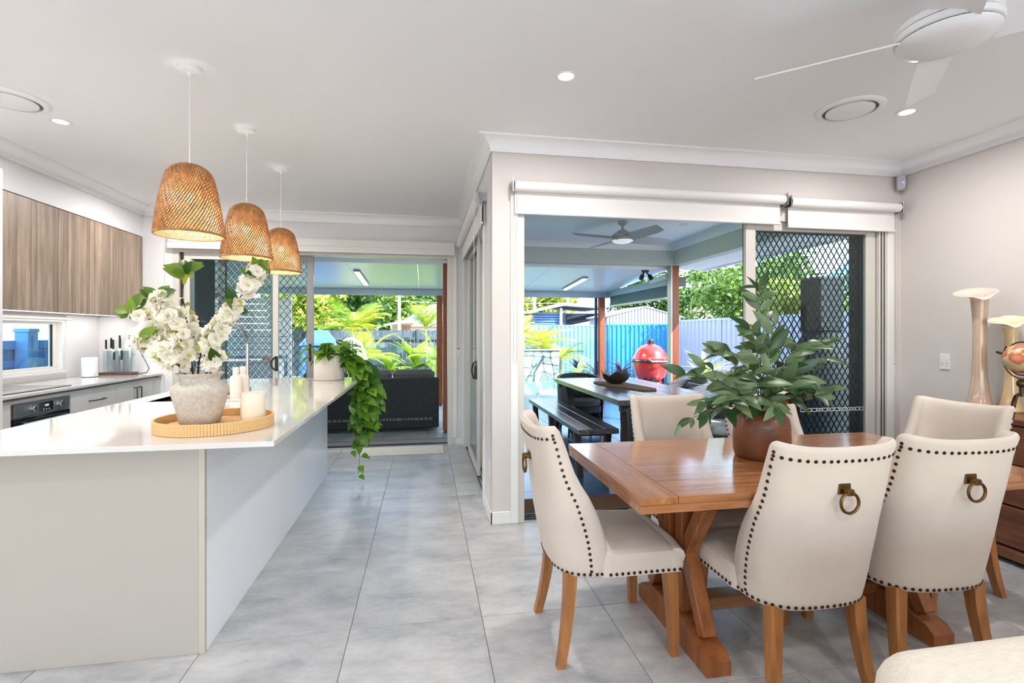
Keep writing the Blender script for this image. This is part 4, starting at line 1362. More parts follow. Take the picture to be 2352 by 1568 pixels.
def make_chair():
    root = thing('dining_chair', 'x', 'chair', (0, 0, 0), 0, 'linen dining chairs')
    NU, TH = 28, .048
    us = [-1 + 2 * i / NU for i in range(NU + 1)]
    zs = [.355, .365, .39, .43, .48, .53, .58, .63, .68, .73, .78, .83, .88, .92, .945]
    rows = []
    for z in zs:
        out = [chair_pt(u, z, .008 if z < .36 else 0) for u in us]
        inn = [chair_pt(u, z, TH) for u in us]
        e1 = (out[-1] + inn[-1]) / 2 + Vector((0, .014, 0)); e0 = (out[0] + inn[0]) / 2 + Vector((0, .014, 0))
        rows.append(out + [e1] + inn[::-1] + [e0])
    for k, (dz, f) in enumerate(((.010, .12), (.017, .30), (.021, .5))):
        z = .945 + dz
        out = [chair_pt(u, .945, 0) for u in us]; inn = [chair_pt(u, .945, TH) for u in us]
        o2 = []; i2 = []
        for p, q in zip(out, inn):
            m_ = (p + q) / 2; roll = Vector((0, -.012 * (k + 1) / 3, 0))
            a_ = p.lerp(m_, f * 1.6 if f < .5 else .98) + roll; b_ = q.lerp(m_, f * 1.6 if f < .5 else .98) + roll
            # ears: the outer corners stand a little higher
            a_.z = z; b_.z = z
            o2.append(a_); i2.append(b_)
        e1 = (o2[-1] + i2[-1]) / 2 + Vector((0, .010 * (1 - f), 0)); e0 = (o2[0] + i2[0]) / 2 + Vector((0, .010 * (1 - f), 0))
        rows.append(o2 + [e1] + i2[::-1] + [e0])
    for r in rows:     # the two top corners rise in a soft roll
        for p in r:
            if p.z > .80:
                w = (p.z - .80) / .16
                p.z += w * .020 * (abs(p.x) / .24) ** 3 - w * .006
    b = MB().grid(rows, True)
    b.f.append(tuple(range(len(rows[0]))))
    b.build('backrest', M_lin, root, angle=70, world=False)
    # seat: padded, domed
    rows = []
    ns = 16
    for i in range(ns + 1):
        v = i / ns
        y = -.15 + .40 * v
        hw = .185 + .056 * min(1, v * 5)
        ring = []
        ed = 1 - max(0, (v - .90) / .10) ** 2 * .25
        for j in range(13):
            s_ = -1 + 2 * j / 12
            z = .462 + .030 * (1 - abs(s_) ** 2.6) * math.sin(PI * min(1, .25 + v * .7)) 
            z -= .022 * max(0, (v - .86) / .14) ** 2
            if abs(s_) == 1:
                z -= .012
            ring.append((s_ * hw, y, z))
        rows.append([(-hw, y, .36)] + ring + [(hw, y, .36)])
    b = MB().grid(rows)
    n = len(rows[0])
    b.f.append(tuple(range(n - 1, -1, -1)))
    b.f.append(tuple(ns * n + k for k in range(n)))
    bot = [k * n for k in range(ns + 1)] + [k * n + n - 1 for k in range(ns, -1, -1)]
    b.f.append(tuple(bot))
    # round the front edge by a bolster
    b.tube([(-.238, .235, .425), (-.12, .252, .43), (.12, .252, .43), (.238, .235, .425)], .034, 10)
    b.box(-.2435, .2435, .20, .266, .362, .428, .012)
    b.build('seat', M_lin, root, angle=50, world=False)
    # legs
    for sx in (-1, 1):
        fl_ = []
        for i in range(7):
            u = i / 6; z = .37 * (1 - u)
            w = .026 - .009 * u
            cx_ = sx * (.205 + .006 * u); cy_ = .215 + .012 * math.sin(u * PI * .5) * 1.4
            fl_.append([(cx_ - w, cy_ - w, z), (cx_ + w, cy_ - w, z), (cx_ + w, cy_ + w, z), (cx_ - w, cy_ + w, z)])
        b = MB().grid(fl_, True); b.f += [(0, 1, 2, 3), (24, 25, 26, 27)]
        b.build('leg', M_leg, root, angle=40, world=False)
        rl = []
        for i in range(7):
            u = i / 6; z = .37 * (1 - u)
            w = .025 - .008 * u
            cx_ = sx * (.170 + .035 * u ** 1.6); cy_ = -.205 - .05 * u ** 1.7
            rl.append([(cx_ - w, cy_ - w, z), (cx_ + w, cy_ - w, z), (cx_ + w, cy_ + w, z), (cx_ - w, cy_ + w, z)])
        b = MB().grid(rl, True); b.f += [(0, 1, 2, 3), (24, 25, 26, 27)]
        b.build('leg', M_leg, root, angle=40, world=False)
    # nailheads
    b = MB()
    def nail(p, nrm):
        q = nrm.to_track_quat('Z', 'Y').to_matrix()
        vs = []
        for r_, h in ((.0070, -.001), (.0056, .0027)):
            for k in range(8):
                a = 2 * PI * k / 8
                vs.append(p + q @ Vector((r_ * math.cos(a), r_ * math.sin(a), h)))
        vs.append(p + nrm * .0036)
        fs = [(k, (k + 1) % 8, 8 + (k + 1) % 8, 8 + k) for k in range(8)] + [(8 + k, 8 + (k + 1) % 8, 16) for k in range(8)]
        b.add(vs, fs)
    def shell_nail(u, z, dz=0):
        p = chair_pt(u, z); e = .02
        du = chair_pt(min(1, u + e), z) - chair_pt(max(-1, u - e), z)
        dv = chair_pt(u, z + .01) - chair_pt(u, z - .01)
        nrm = du.cross(dv).normalized()
        if nrm.dot(Vector((p.x, p.y + .1, 0))) < 0:
            nrm.negate()
        p = p + Vector((0, 0, dz)) + nrm * .0005
        nail(p, nrm)
    uE = .90
    def even(u0, u1, z, gap):
        n_ = 240
        us_ = [u0 + (u1 - u0) * i / n_ for i in range(n_ + 1)]
        L_ = [0.0]
        for a_, b_ in zip(us_, us_[1:]):
            L_.append(L_[-1] + (chair_pt(b_, z) - chair_pt(a_, z)).length)
        m_ = max(1, round(L_[-1] / gap)); out = []; j = 0
        for k_ in range(m_ + 1):
            tgt = L_[-1] * k_ / m_
            while j < n_ and L_[j] < tgt - 1e-9:
                j += 1
            out.append(us_[j])
        return out
    z = .385
    while z < .925:
        for s_ in (-1, 1):
            shell_nail(s_ * uE, z, .020 * (max(0, z - .80) / .16) if z > .8 else 0)
        z += .0245
    for u in even(-uE, uE, .916, .0265):
        pz = .916
        shell_nail(u, pz, .014 * abs(chair_pt(u, pz).x / .24) ** 3 - .004)
    for u in even(-.985, .985, .372, .0245):
        shell_nail(u, .372)
    for i in range(13):
        y = -.055 + .30 * i / 12
        for s_ in (-1, 1):
            nail(Vector((s_ * (.2445 if y > .2 else .2455 - .002), y, .372)), Vector((s_, 0, 0)))
    for i in range(18):
        nail(Vector((-.225 + .45 * i / 17, .2665, .372)), Vector((0, 1, 0)))
    nm = b.build('nailhead_trim', M_nail, root, world=False, angle=60, stuff=True)
    # ring pull
    p = chair_pt(0, .80)
    pl = MB().box(-.024, .024, p.y - .008, p.y + .004, .795, .832, .003)
    pl.box(-.013, .013, p.y - .036, p.y - .004, .797, .819, .004)
    plate = pl.build('ring_plate', M_brass, root, world=False)
    rg = MB().tube([(.0345 * math.sin(2 * PI * k / 28), p.y - .026, .772 + .0345 * math.cos(2 * PI * k / 28)) for k in range(28)], .0052, 10, closed=True)
    rg.build('ring', M_brass, plate, world=False)
    return root

chair0 = make_chair()
chairs = [  # x, y of the footprint centre, facing, label
    ((.795, 2.155), -PI / 2, 'linen dining chair at the table end toward the kitchen island'),
    ((1.415, 1.825), 0.0, 'linen dining chair showing its ring pull, at table side beside the kitchen-end chair'),
    ((1.985, 1.848), R(-3), 'linen dining chair showing its ring pull, at table side beside sideboard-end chair'),
    ((1.455, 2.545), PI, 'linen dining chair facing into room in front of the outdoor table'),
    ((2.075, 2.555), PI, 'linen dining chair facing into room behind the brown clay pot'),
    ((2.63, 2.265), PI / 2 + R(5), 'linen dining chair at the table end toward the sideboard'),
]
for k, ((x, y), a, lab) in enumerate(chairs):
    o = chair0 if k == 0 else copy_tree(chair0)
    o.location = (x, y, 0); o.rotation_euler = (0, 0, a); o['label'] = lab

# ------------------------------------------------------------------ clay pot with foliage on the table
M_clay = mat('brown_clay', (112, 66, 38), .42, var=.35, vscale=9, bump=.15, bscale=30, coat=.15)
M_clayD = mat('dark_clay_rim', (92, 52, 30), .35, var=.2, vscale=12)
M_ring = mat('scratched_band', (196, 150, 116), .6)
qx, qy = 1.575, 2.13
t = thing('clay_pot', 'brown wooden-looking clay pot with flared rim on the dining table', 'pot', (qx, qy, TZ))
t['label'] = 'brown clay pot with flared rim and scratched bands on dining table'
MB().lathe([(1e-5, 0), (.108, 0), (.118, .006), (.124, .03), (.126, .09), (.124, .15), (.118, .185), (.098, .212), (.085, .222), (.083, .228)], qx, qy, TZ, 56).build('body', M_clay, t, angle=60)
MB().lathe([(.083, .226), (.088, .232), (.110, .258), (.117, .270), (.115, .274), (.106, .266), (.086, .242), (.080, .20), (1e-5, .19)], qx, qy, TZ, 56).build('rim', M_clayD, t, angle=60)
for z in (.128, .137, .150):
    MB().lathe([(interp([(0, .118), (.09, .126), (.15, .124), (.3, .12)], z) - .001, z - .0007), (interp([(0, .118), (.09, .126), (.15, .124), (.3, .12)], z) + .0009, z), (.1235, z + .0007)], qx, qy, TZ, 56, cap=False).build('scratch_band', M_ring, t)
M_lfD = leaf_mat('sage_leaf', (36, 70, 30), (116, 140, 96), trans=.20, rough=.33)
LF = [leaf_mesh('leaf', .142, .050, M_lfD, .30, .24, 8), leaf_mesh('leaf', .12, .044, M_lfD, .28, .32, 8), leaf_mesh('leaf', .095, .036, M_lfD, .3, .18, 8)]
t = thing('leafy_stems', 'loose green leafy stems arranged in the brown clay pot', 'plant', (qx, qy, TZ + .2))
rl_ = random.Random(5)
org = Vector((qx, qy, TZ + .2))
M_stm = mat('green_stem', (96, 110, 58), .6)
stems = [((.00, .02, .60), .02), ((-.07, -.02, .40), 0), ((.05, -.03, .42), 0), ((.20, -.05, .33), 0), ((.34, .03, .26), 0), ((.30, -.06, .12), 0),
         ((-.20, -.06, .30), 0), ((-.30, -.02, .22), 0), ((-.42, -.06, .20), 0), ((-.36, -.10, .08), 0), ((-.24, -.12, .10), 0), ((.12, -.10, .18), 0),
         ((-.12, -.12, .18), 0), ((.03, -.14, .14), 0), ((.18, -.12, .10), 0), ((-.46, -.08, -.02), 0), ((.12, .10, .30), 0), ((-.14, .10, .28), 0), ((.38, -.02, .36), 0), ((.26, .10, .20), 0), ((-.05, -.16, .06), 0)]
for k, (e, _) in enumerate(stems):
    p0 = org + Vector((rl_.uniform(-.03, .03), rl_.uniform(-.03, .03), 0))
    p2 = org + Vector(e) * 1.0
    p1 = org + Vector((e[0] * .35, e[1] * .35, max(.10, abs(e[2]) * .85)))
    pth = bez(p0, p1, p2, 9)
    MB().tube(pth, [.003 * (1 - .06 * i) for i in range(10)], 5).build('stem', M_stm, t)
    for i in range(3, 10):
        tang = (pth[i] - pth[i - 1]).normalized()
        for s_ in ((-1, 1) if i < 9 else (-1, 0, 1)):
            if rl_.random() < .22:
                continue
            side = tang.cross(Vector((0, 0, 1)))
            if side.length < .2:
                side = Vector((1, 0, 0))
            side.normalize()
            an = rl_.uniform(0, 2 * PI)
            d = tang * rl_.uniform(.35, .8) + side * s_ * rl_.uniform(.5, .9) + Vector((math.cos(an), math.sin(an), 0)) * .25 + Vector((0, 0, rl_.uniform(-.5, .35)))
            sc_ = rl_.uniform(.75, 1.12) * (1.05 if i < 8 else .85)
            inst(LF[rl_.randrange(3)], 'leaf', t, TRS(pth[i] - org, frame_dir(d, (-.3, -1, .7), rl_.uniform(-.5, .5)), sc_))

# ------------------------------------------------------------------ sideboard by the dining wall
M_sb = wood('sideboard_timber', (98, 54, 32), (150, 92, 56), 'Y', 2.0, .35, 9, coat=.2, rand=1)
M_sbZ = wood('sideboard_end', (96, 52, 30), (142, 84, 50), 'Z', 2.0, .38, 9, rand=1)
SX0, SX1, SY0, SY1, SZ = 3.36, 3.835, 1.05, 2.90, .848
t = thing('sideboard', 'dark timber sideboard with drawers along the dining wall', 'sideboard', (3.6, 2.0, 0))
MB().box(SX0, SX1, SY0, SY1, SZ - .035, SZ, .003).build('top', M_sb, t)
MB().box(SX0 + .004, SX1, SY1 - .04, SY1, .07, SZ - .035, .002).build('end_panel', M_sbZ, t)
MB().box(SX0 + .004, SX1, SY0, SY0 + .04, .07, SZ - .035, .002).build('end_panel', M_sbZ, t)
MB().box(SX0 + .06, SX1, SY0 + .04, SY1 - .04, .07, SZ - .035).build('carcass', M_sbZ, t)
MB().box(SX0 - .01, SX1, SY0, SY1, .03, .085, .004).build('plinth', M_sb, t)
MB().box(SX0 + .08, SX1, SY0 + .05, SY1 - .05, 0, .03).build('base', M_dark, t)
ys = [SY0 + .05, SY0 + .63, SY0 + 1.22, SY1 - .05]
for a, b_ in zip(ys, ys[1:]):
    for z0, z1 in ((.095, .33), (.34, .57), (.58, SZ - .045)):
        d = MB().box(SX0 + .02, SX0 + .06, a + .006, b_ - .006, z0, z1, .003).build('drawer', M_sb, t)
        MB().sphere(SX0 + .008, (a + b_) / 2, (z0 + z1) / 2, .014, 10, 8).build('knob', M_brass, d)
# lily vases
def lily(label, x, y, h, m1, m2, lipr, s=1.0):
    t = thing('lily_vase', label, 'vase', (x, y, SZ), 0, 'lily-shaped vases')
    prof = [(1e-5, 0), (.074, .0), (.078, .006), (.074, .018), (.060, .06), (.050, .12), (.041, .2), (.037, .32), (.036, .45), (.038, .55), (.044, .63), (.050, .68)]
    k = h / .70
    MB().lathe([(r * s, z * k) for r, z in prof], x, y, SZ, 40).build('stem', m1, t, angle=70)
    # flared lip: a shallow trumpet tipped toward the room, with a pointed drip
    rows = []
    n = 44
    top = Vector((x, y, SZ + h * .955))
    tip = Matrix.Rotation(R(20), 3, Vector((.45, -.89, 0)))
    def ring(u, th):
        row = []
        for q in range(n):
            a = 2 * PI * q / n
            r = s * .046 + (lipr - s * .046) * u ** 1.25 - th
            r *= 1 + u * (.16 * math.cos(a - 2.0) + .10 * math.cos(2 * (a - 2.0)))
            z = .052 * u ** .55 + th * .6 - .030 * u ** 2 * max(0, math.cos(a - 4.1)) ** 8
            row.append(top + tip @ Vector((max(r, .003) * math.cos(a), max(r, .003) * math.sin(a), z)))
        return row
    for i in range(9):
        rows.append(ring(i / 8, 0))
    for i in range(8, -1, -1):
        rows.append(ring(i / 8, .007))
    rows.append([top + Vector((.004 * math.cos(2 * PI * q / n), .004 * math.sin(2 * PI * q / n), -.03)) for q in range(n)])
    MB().grid(rows, True).build('lip', m2, t, angle=80)
    return t
M_v1 = mat('glazed_taupe', (196, 168, 144), .12, var=.10, vscale=6, coat=.6)
M_v2 = mat('glazed_sand', (208, 176, 128), .12, var=.10, vscale=6, coat=.6)
lily('tall taupe lily-shaped vase with pink lip on the sideboard', 3.63, 2.73, .755, M_v1, mat('pink_lip', (240, 198, 184), .15, var=.06, vscale=5, coat=.5), .105)
lily('shorter sand lily-shaped vase with cream lip beside the globe', 3.665, 2.575, .56, M_v2, mat('cream_lip', (248, 224, 192), .15, coat=.5), .085, .85)
# globe
M_iron = mat('aged_iron', (88, 70, 56), .4, .8)
m, nt, b = base_mat('antique_globe')
tc = nt.nodes.new('ShaderNodeTexCoord'); n1 = nt.nodes.new('ShaderNodeTexNoise'); n1.inputs['Scale'].default_value = 9.0; n1.inputs['Detail'].default_value = 4
nt.links.new(tc.outputs['Object'], n1.inputs['Vector'])
rp = nt.nodes.new('ShaderNodeValToRGB'); e = rp.color_ramp.elements
e[0].position = .50; e[0].color = lin((206, 186, 136)); e[1].position = .53; e[1].color = lin((196, 96, 70))
k_ = e.new(.64); k_.color = lin((214, 140, 100))
nt.links.new(n1.outputs['Fac'], rp.inputs[0]); nt.links.new(rp.outputs[0], b.inputs['Base Color']); b.inputs['Roughness'].default_value = .3
gx, gy, gz = 3.54, 2.43, SZ + .345
t = thing('desk_globe', 'antique-coloured globe on iron tripod stand on the sideboard', 'globe', (gx, gy, SZ))
sp = MB().sphere(0, 0, 0, .088, 32, 20)
sp.v = [tuple(Matrix.Rotation(R(23), 3, 'X') @ Vector(p) + Vector((gx, gy, gz))) for p in sp.v]
sp.build('globe_ball', m, t, angle=80)
for rad_, w in ((.100, .007), (.122, .006)):
    MB().tube([(gx + rad_ * math.sin(2 * PI * k / 40) * .25, gy + rad_ * math.sin(2 * PI * k / 40), gz + rad_ * math.cos(2 * PI * k / 40)) for k in (range(40) if rad_ < .11 else range(6, 35))], w * .6, 8, closed=rad_ < .11).build('meridian_ring', M_iron, t)
MB().bar((gx, gy + .085, gz + .02), (gx, gy + .135, gz + .035), .012, .012).bar((gx, gy - .085, gz - .02), (gx, gy - .135, gz - .035), .012, .012).build('axle', M_iron, t)
MB().sphere(gx, gy, SZ + .195, .026, 16, 10).cyl(gx, gy, SZ + .12, SZ + .225, .012).cyl(gx, gy, SZ + .118, SZ + .135, .022).build('hub', M_iron, t)
for k in range(3):
    a = R(70) + 2 * PI * k / 3
    e_ = Vector((math.cos(a), math.sin(a), 0))
    c_ = Vector((gx, gy, SZ))
    MB().tube([c_ + e_ * .02 + Vector((0, 0, .13)), c_ + e_ * .05 + Vector((0, 0, .115)), c_ + e_ * .07 + Vector((0, 0, .07)), c_ + e_ * .085 + Vector((0, 0, .004))], .006, 8).build('leg', M_iron, t)
t = MB().box(3.42, 3.62, 2.0, 2.26, SZ + .0005, SZ + .03, .004).build('carved_tray', wood('carved_timber', (150, 86, 44), (196, 124, 70), 'Y', 4, .5))
tag(t, 'small light timber tray lying on the sideboard beside globe', 'tray')

# ------------------------------------------------------------------ sofa corner (cream, back to the table)
M_boucle = mat('cream_boucle', (232, 220, 202), .9, var=.07, vscale=40, bump=.5, bscale=160, sheen=.3, stretch=(1, 4, 4))
t = thing('sofa', 'cream textured sofa back with rounded corner beside the dining chairs', 'sofa', (1.75, .35, 0))
rows = []
def rbox(b, x0, x1, y0, y1, z0, z1, r, n=6):
    """cushion-like box with round vertical corners and a round top"""
    rings = []
    for k in range(n + 2):
        if k == 0:
            z, ins = z0, 0
        else:
            a = PI / 2 * (k - 1) / n
            z = z1 - r + r * math.sin(a); ins = r - r * math.cos(a)
        ring = []
        for (cx_, cy_, a0) in ((x1, y1, 0), (x0, y1, 90), (x0, y0, 180), (x1, y0, 270)):
            sx_ = -1 if cx_ == x1 else 1; sy_ = -1 if cy_ == y1 else 1
            for q in range(9):
                an = R(a0 + 90 * q / 8); rc = r * 1.6
                ring.append((cx_ + sx_ * rc + (rc - ins) * math.cos(an), cy_ + sy_ * rc + (rc - ins) * math.sin(an), z))
        rings.append(ring)
    b.grid(rings, True)
    m_ = len(rings[0])
    b.f.append(tuple(len(b.v) - m_ + i for i in range(m_)))
    b.f.append(tuple(len(b.v) - len(rings) * m_ + i for i in range(m_)))
    return b
rbox(MB(), .80, 2.75, .52, .84, .10, .752, .07).build('backrest', M_boucle, t, angle=60)
rbox(MB(), .80, 1.02, -.15, .515, .10, .60, .07).build('arm', M_boucle, t, angle=60)
rbox(MB(), 2.53, 2.75, -.15, .515, .10, .60, .07).build('arm', M_boucle, t, angle=60)
for x0, x1 in ((1.025, 1.775), (1.78, 2.525)):
    rbox(MB(), x0, x1, -.15, .515, .22, .45, .05).build('seat_cushion', M_boucle, t, angle=60)
MB().box(1.02, 2.53, -.12, .50, .10, .22).build('frame', M_boucle, t)
for x in (.88, 2.67):
    for y in (-.08, .76):
        MB().cyl(x, y, 0, .10, .02, 12).build('leg', M_leg, t)
# ------------------------------------------------------------------ terrace
ZP = -.03
M_pav = tile_stone('terrace_tile', (62, 94, 126), (40, 66, 98), (78, 108, 138), .22)
M_soff = mat('terrace_soffit', (246, 248, 245), .7)
M_beam = mat('beam_paint', (200, 206, 194), .6)
M_panel = mat('insulated_panel', (246, 249, 250), .3)
M_gutter = mat('fascia_grey', (160, 178, 192), .4, .1)
ground = struct(MB().box(-40, 40, 6.2, 60, -.5, -.22).box(.6, 40, 3.62, 6.2, -.5, -.22).box(3.98, 40, -40, 3.62, -.5, -.22).box(-40, -3.6, -40, 6.2, -.5, -.22).box(-3.6, 3.98, -40, -4.7, -.5, -.22).build('ground', mat('garden_soil', (150, 128, 96), .95, var=.25, vscale=3)), 'bare garden soil')
slab = MB().box(-6, 4.6, 6.175, 10.6, -.2, ZP - .012).box(.6, 4.6, 3.645, 6.175, -.2, ZP - .012).box(1.2, 4.6, 10.6, 11.35, -.2, ZP - .012)
ter = struct(slab.build('floor_terrace', M_grout), 'terrace paved with blue-grey tiles')
pm = MB().box(-.298, .298, -.298, .298, -.012, 0, .0015).mesh('tile'); pm.materials.append(M_pav)
pm2 = pm.copy(); pm2.materials.clear(); pm2.materials.append(tile_stone('grey_terrace_tile', (150, 150, 148), (112, 114, 116), (160, 158, 154), .5))
for i in range(-10, 7):
    for j in range(0, 13):
        x = .95 + .6 * i; y = 3.95 + .6 * j
        if y - .3 < 6.17 and x - .3 < .6:
            continue
        if y + .3 > 10.6 and x < 1.5:
            continue
        if x > 4.6 or x < -4.6 or y + .3 > 11.4:
            continue
        inst(pm2 if (x < .6 and y < 10.5) else pm, 'tile', ter, Matrix.Translation((x, y, ZP)))
lawn = struct(MB().box(-12, 2.3, 10.6, 16.8, -.21, -.12).build('lawn', mat('lawn_green', (128, 160, 60), .9, var=.25, vscale=6, bump=.6, bscale=80)), 'mown lawn')
bed = struct(MB().box(-12, 2.3, 16.8, 17.0, -.21, -.08).build('trim_20', mat('bed_edging', (120, 124, 122), .8)), 'garden edging')

# doormat and sill step
t = MB().box(.72, 1.75, 3.66, 4.02, ZP + .001, ZP + .016, .003).build('doormat', mat('coir_brown', (86, 56, 34), .95, bump=.5, bscale=150))
tag(t, 'dark brown doormat outside the dining sliding door', 'mat')

# roofs over the terrace
tc_ = MB().box(XP + WT, 4.35, YW + WT, 7.10, 2.66, 2.70)
struct(tc_.build('ceiling_terrace', M_soff), 'flat terrace ceiling')
cv = MB()
pr = [(0, 2.57), (.01, 2.57)] + [(.09 - .08 * math.cos(a), 2.575 + .08 * math.sin(a)) for a in [PI / 2 * i / 6 for i in range(7)]] + [(.09, 2.66), (0, 2.66)]
MB().prism([(6.90 - d, z) for d, z in pr], 'X', XP + WT, 3.66).build('trim_11', M_soff)['kind'] = 'structure'
MB().prism([(3.66 - d, z) for d, z in pr], 'Y', YW + WT, 6.90).build('trim_12', M_soff)['kind'] = 'structure'
struct(MB().box(XP, 3.81, 6.90, 7.08, 2.355, 2.66).build('beam_terrace', M_beam), 'terrace beam')
struct(MB().box(3.66, 3.81, YW + WT, 6.90, 2.355, 2.66).build('beam_side', M_beam), 'terrace beam')
struct(MB().box(3.81, 4.35, 3.66, 7.35, 2.355, 2.40).box(4.35, 4.40, 3.66, 7.35, 2.33, 2.56).build('roof_eave', M_soff), 'white eave soffit')
struct(MB().box(-4.3, 3.81, 7.08, 7.16, 2.31, 2.66).build('trim_13', M_panel), 'flashing')
# panel roof, gently falling away from the house, in separate panels
roofx = MB()
roofo = struct(MB().box(-4.6, 3.75, 7.16, 7.20, 2.36, 2.40).build('roof_panels', M_gutter), 'insulated panel roof')
for k in range(9):
    x0 = -5.0 + k * .98
    b = MB().prism([(7.16, 2.33), (9.75, 2.17), (9.75, 2.23), (7.16, 2.39)], 'X', x0 + .003, min(3.72, x0 + .977))
    b.build('roof_panel', M_panel, roofo)
MB().box(-5.0, 3.75, 9.62, 9.72, 2.06, 2.165, .004).build('gutter_beam', M_gutter, roofo)
MB().box(3.66, 3.75, 7.16, 9.70, 2.08, 2.20, .004).build('gutter_beam', M_gutter, roofo)
MB().box(-4.3, .46, 6.20, 7.10, 2.40, 2.44).build('eave_panel', M_soff, roofo)
# house wall seen outside: cladding on the back of wall_right extension
# posts
def post(label, x, y, z1, w=.115, sx=None):
    t = thing('timber_post', label, 'post', (x, y, ZP), 0, 'oiled timber posts')
    MB().box(x - w / 2, x + w / 2, y - w / 2, y + w / 2, ZP + .03, z1, .004).build('post_shaft', M_merbau, t)
    MB().box(x - w * .4, x + w * .4, y - w * .4, y + w * .4, ZP, ZP + .03).build('post_base', M_gun, t)
    return t
post('oiled timber post at the terrace beam corner by the red grill', 3.70, 6.99, 2.355)
post('oiled timber post at the outer roof corner before blue fence', 3.52, 9.62, 2.06)
post('thick oiled timber post close to the kitchen door', .31, 7.0, 2.31)
post('oiled timber post at the roof edge beyond the wicker sofa', .285, 9.62, 2.06, .11)
post('oiled timber post at the roof edge beyond the grille door', -3.6, 9.62, 2.06, .11)
t = MB().box(3.625, 3.645, 6.93, 7.05, ZP, 2.355).build('downpipe_track', mat('track_grey', (176, 178, 176), .4, .4))
tag(t, 'pale grey blind track fixed along the corner post', 'track')
# outdoor drop blinds
t = thing('awning_blind', 'rolled teal awning blind between the two terrace posts', 'blind', (3.70, 8.3, 1.9))
MB().box(3.68, 3.70, 7.2, 9.56, 1.90, 2.08).build('fabric', mat('awning_teal', (52, 92, 104), .6), t)
MB().tube([(3.69, 7.2, 1.89), (3.69, 9.56, 1.89)], .022, 12).build('bottom_rail', M_alu, t)
MB().tube([(3.66, 7.10, 2.22), (3.66, 7.65, 2.19)], .045, 14).build('roll', M_white, t)
t = thing('clear_blind', 'strip of rippled clear blind hanging beside the outer post', 'blind', (3.62, 9.62, 0))
rows = [[(3.60 + .13 * i / 8, 9.70 + .012 * math.sin(i * 2.2), z) for i in range(9)] for z in (.0, .7, 1.4, 2.06)]
MB().grid(rows).build('sheet', glass_mat('clear_pvc', (190, 214, 226), .25), t)
MB().box(3.40, 3.45, 9.66, 9.70, ZP, 2.06).build('edge_strap', mat('navy_strap', (34, 56, 84), .7), t)
# terrace lights
def batten(label, x, y0, y1, z0, z1):
    t = thing('batten_light', label, 'light', (x, (y0 + y1) / 2, z0), 0, 'batten lights under panel roof')
    MB().bar((x, y0, z0 - .012), (x, y1, z1 - .012), .10, .024, .006).build('housing', mat('batten_grey', (150, 156, 158), .4), t)
    MB().bar((x, y0 + .02, z0 - .032), (x, y1 - .02, z1 - .032), .082, .024, .010).build('diffuser', mat('batten_diffuser', (240, 244, 240), .4, emit=(240, 246, 246), estr=.6), t)
    l = bpy.data.lights.new('batten_lamp', 'AREA'); l.shape = 'RECTANGLE'; l.size = .08; l.size_y = y1 - y0; l.energy = 22
    lo = bpy.data.objects.new('batten_lamp', l); C.objects.link(lo); lo.parent = t; lo.location = (0, 0, (z0 + z1) / 2 - z0 - .055)
batten('batten light under panel roof above the wicker sofa', -1.0, 7.75, 9.0, 2.294, 2.216)
batten('batten light under panel roof beyond the outdoor table', 2.63, 7.95, 9.2, 2.281, 2.203)
t = thing('spotlight', 'black twin-head spotlight under the terrace roof edge', 'spotlight', (3.36, 7.25, 2.30))
MB().box(3.31, 3.41, 7.22, 7.28, 2.285, 2.32, .004).build('base', M_black, t)
for s_ in (-1, 1):
    MB().bar((3.36 + s_ * .02, 7.25, 2.29), (3.36 + s_ * .05, 7.23, 2.24), .018, .018).build('arm', M_black, t)
    b = MB().lathe([(.018, .0), (.034, .03), (.036, .085), (.032, .09)], 0, 0, 0, 16)
    rot = frame_dir((s_ * .4, -.3, -.8)) @ Matrix.Rotation(-PI / 2, 3, 'X')
    b.v = [tuple(rot @ Vector(p) + Vector((3.36 + s_ * .05, 7.23, 2.25))) for p in b.v]
    b.build('lamp_head', M_black, t)
t = MB().box(3.80, 3.92, 7.02, 7.10, 2.06, 2.20, .004).build('wall_speaker', M_black)
tag(t, 'small black outdoor speaker fixed behind the corner post', 'speaker')
M_ofan = mat('outdoor_fan_grey', (186, 188, 180), .45)
fan('grey outdoor ceiling fan with light under the terrace ceiling', 2.29, 5.55, 2.46, 4, R(14), .66, M_ofan, hubr=.125, mlens=mat('fan_light', (236, 236, 230), .4, emit=(250, 248, 240), estr=.35), mount=2.66)
for k, (x, y) in enumerate(((1.0, 5.9), (3.1, 5.6))):
    t = thing('terrace_downlight', ('unlit round downlight in terrace ceiling close to house wall', 'unlit round downlight in terrace ceiling beyond the fan blades')[k], 'downlight', (x, y, 2.66))
    MB().lathe([(.0001, -.003), (.04, -.003), (.044, -.006), (.056, -.006), (.058, -.001)], x, y, 2.66, 24, cap=False).build('ring', M_white, t)

# outdoor table and bench
M_oak = wood('weathered_oak', (62, 62, 64), (108, 106, 104), 'Y', 2.4, .24, 12, rand=1)
M_oakZ = wood('weathered_oak_leg', (48, 44, 40), (82, 74, 66), 'Z', 2.4, .5, 12, rand=1)
OX0, OX1, OY0, OY1, OZ = 1.715, 2.80, 4.25, 6.49, .742
t = thing('outdoor_table', 'long dark timber outdoor table on the terrace', 'table', ((OX0 + OX1) / 2, 5.37, ZP))
nb = 6
for k in range(nb):
    x0 = OX0 + (OX1 - OX0) * k / nb; x1 = OX0 + (OX1 - OX0) * (k + 1) / nb
    MB().box(x0 + .002, x1 - .002, OY0, OY1, OZ - .05, OZ, .003).build('top_board', M_oak, t)
MB().box(OX0 + .04, OX1 - .04, OY0 + .03, OY0 + .09, OZ - .11, OZ - .051).build('apron', M_oakZ, t)
MB().box(OX0 + .04, OX1 - .04, OY1 - .09, OY1 - .03, OZ - .11, OZ - .051).build('apron', M_oakZ, t)
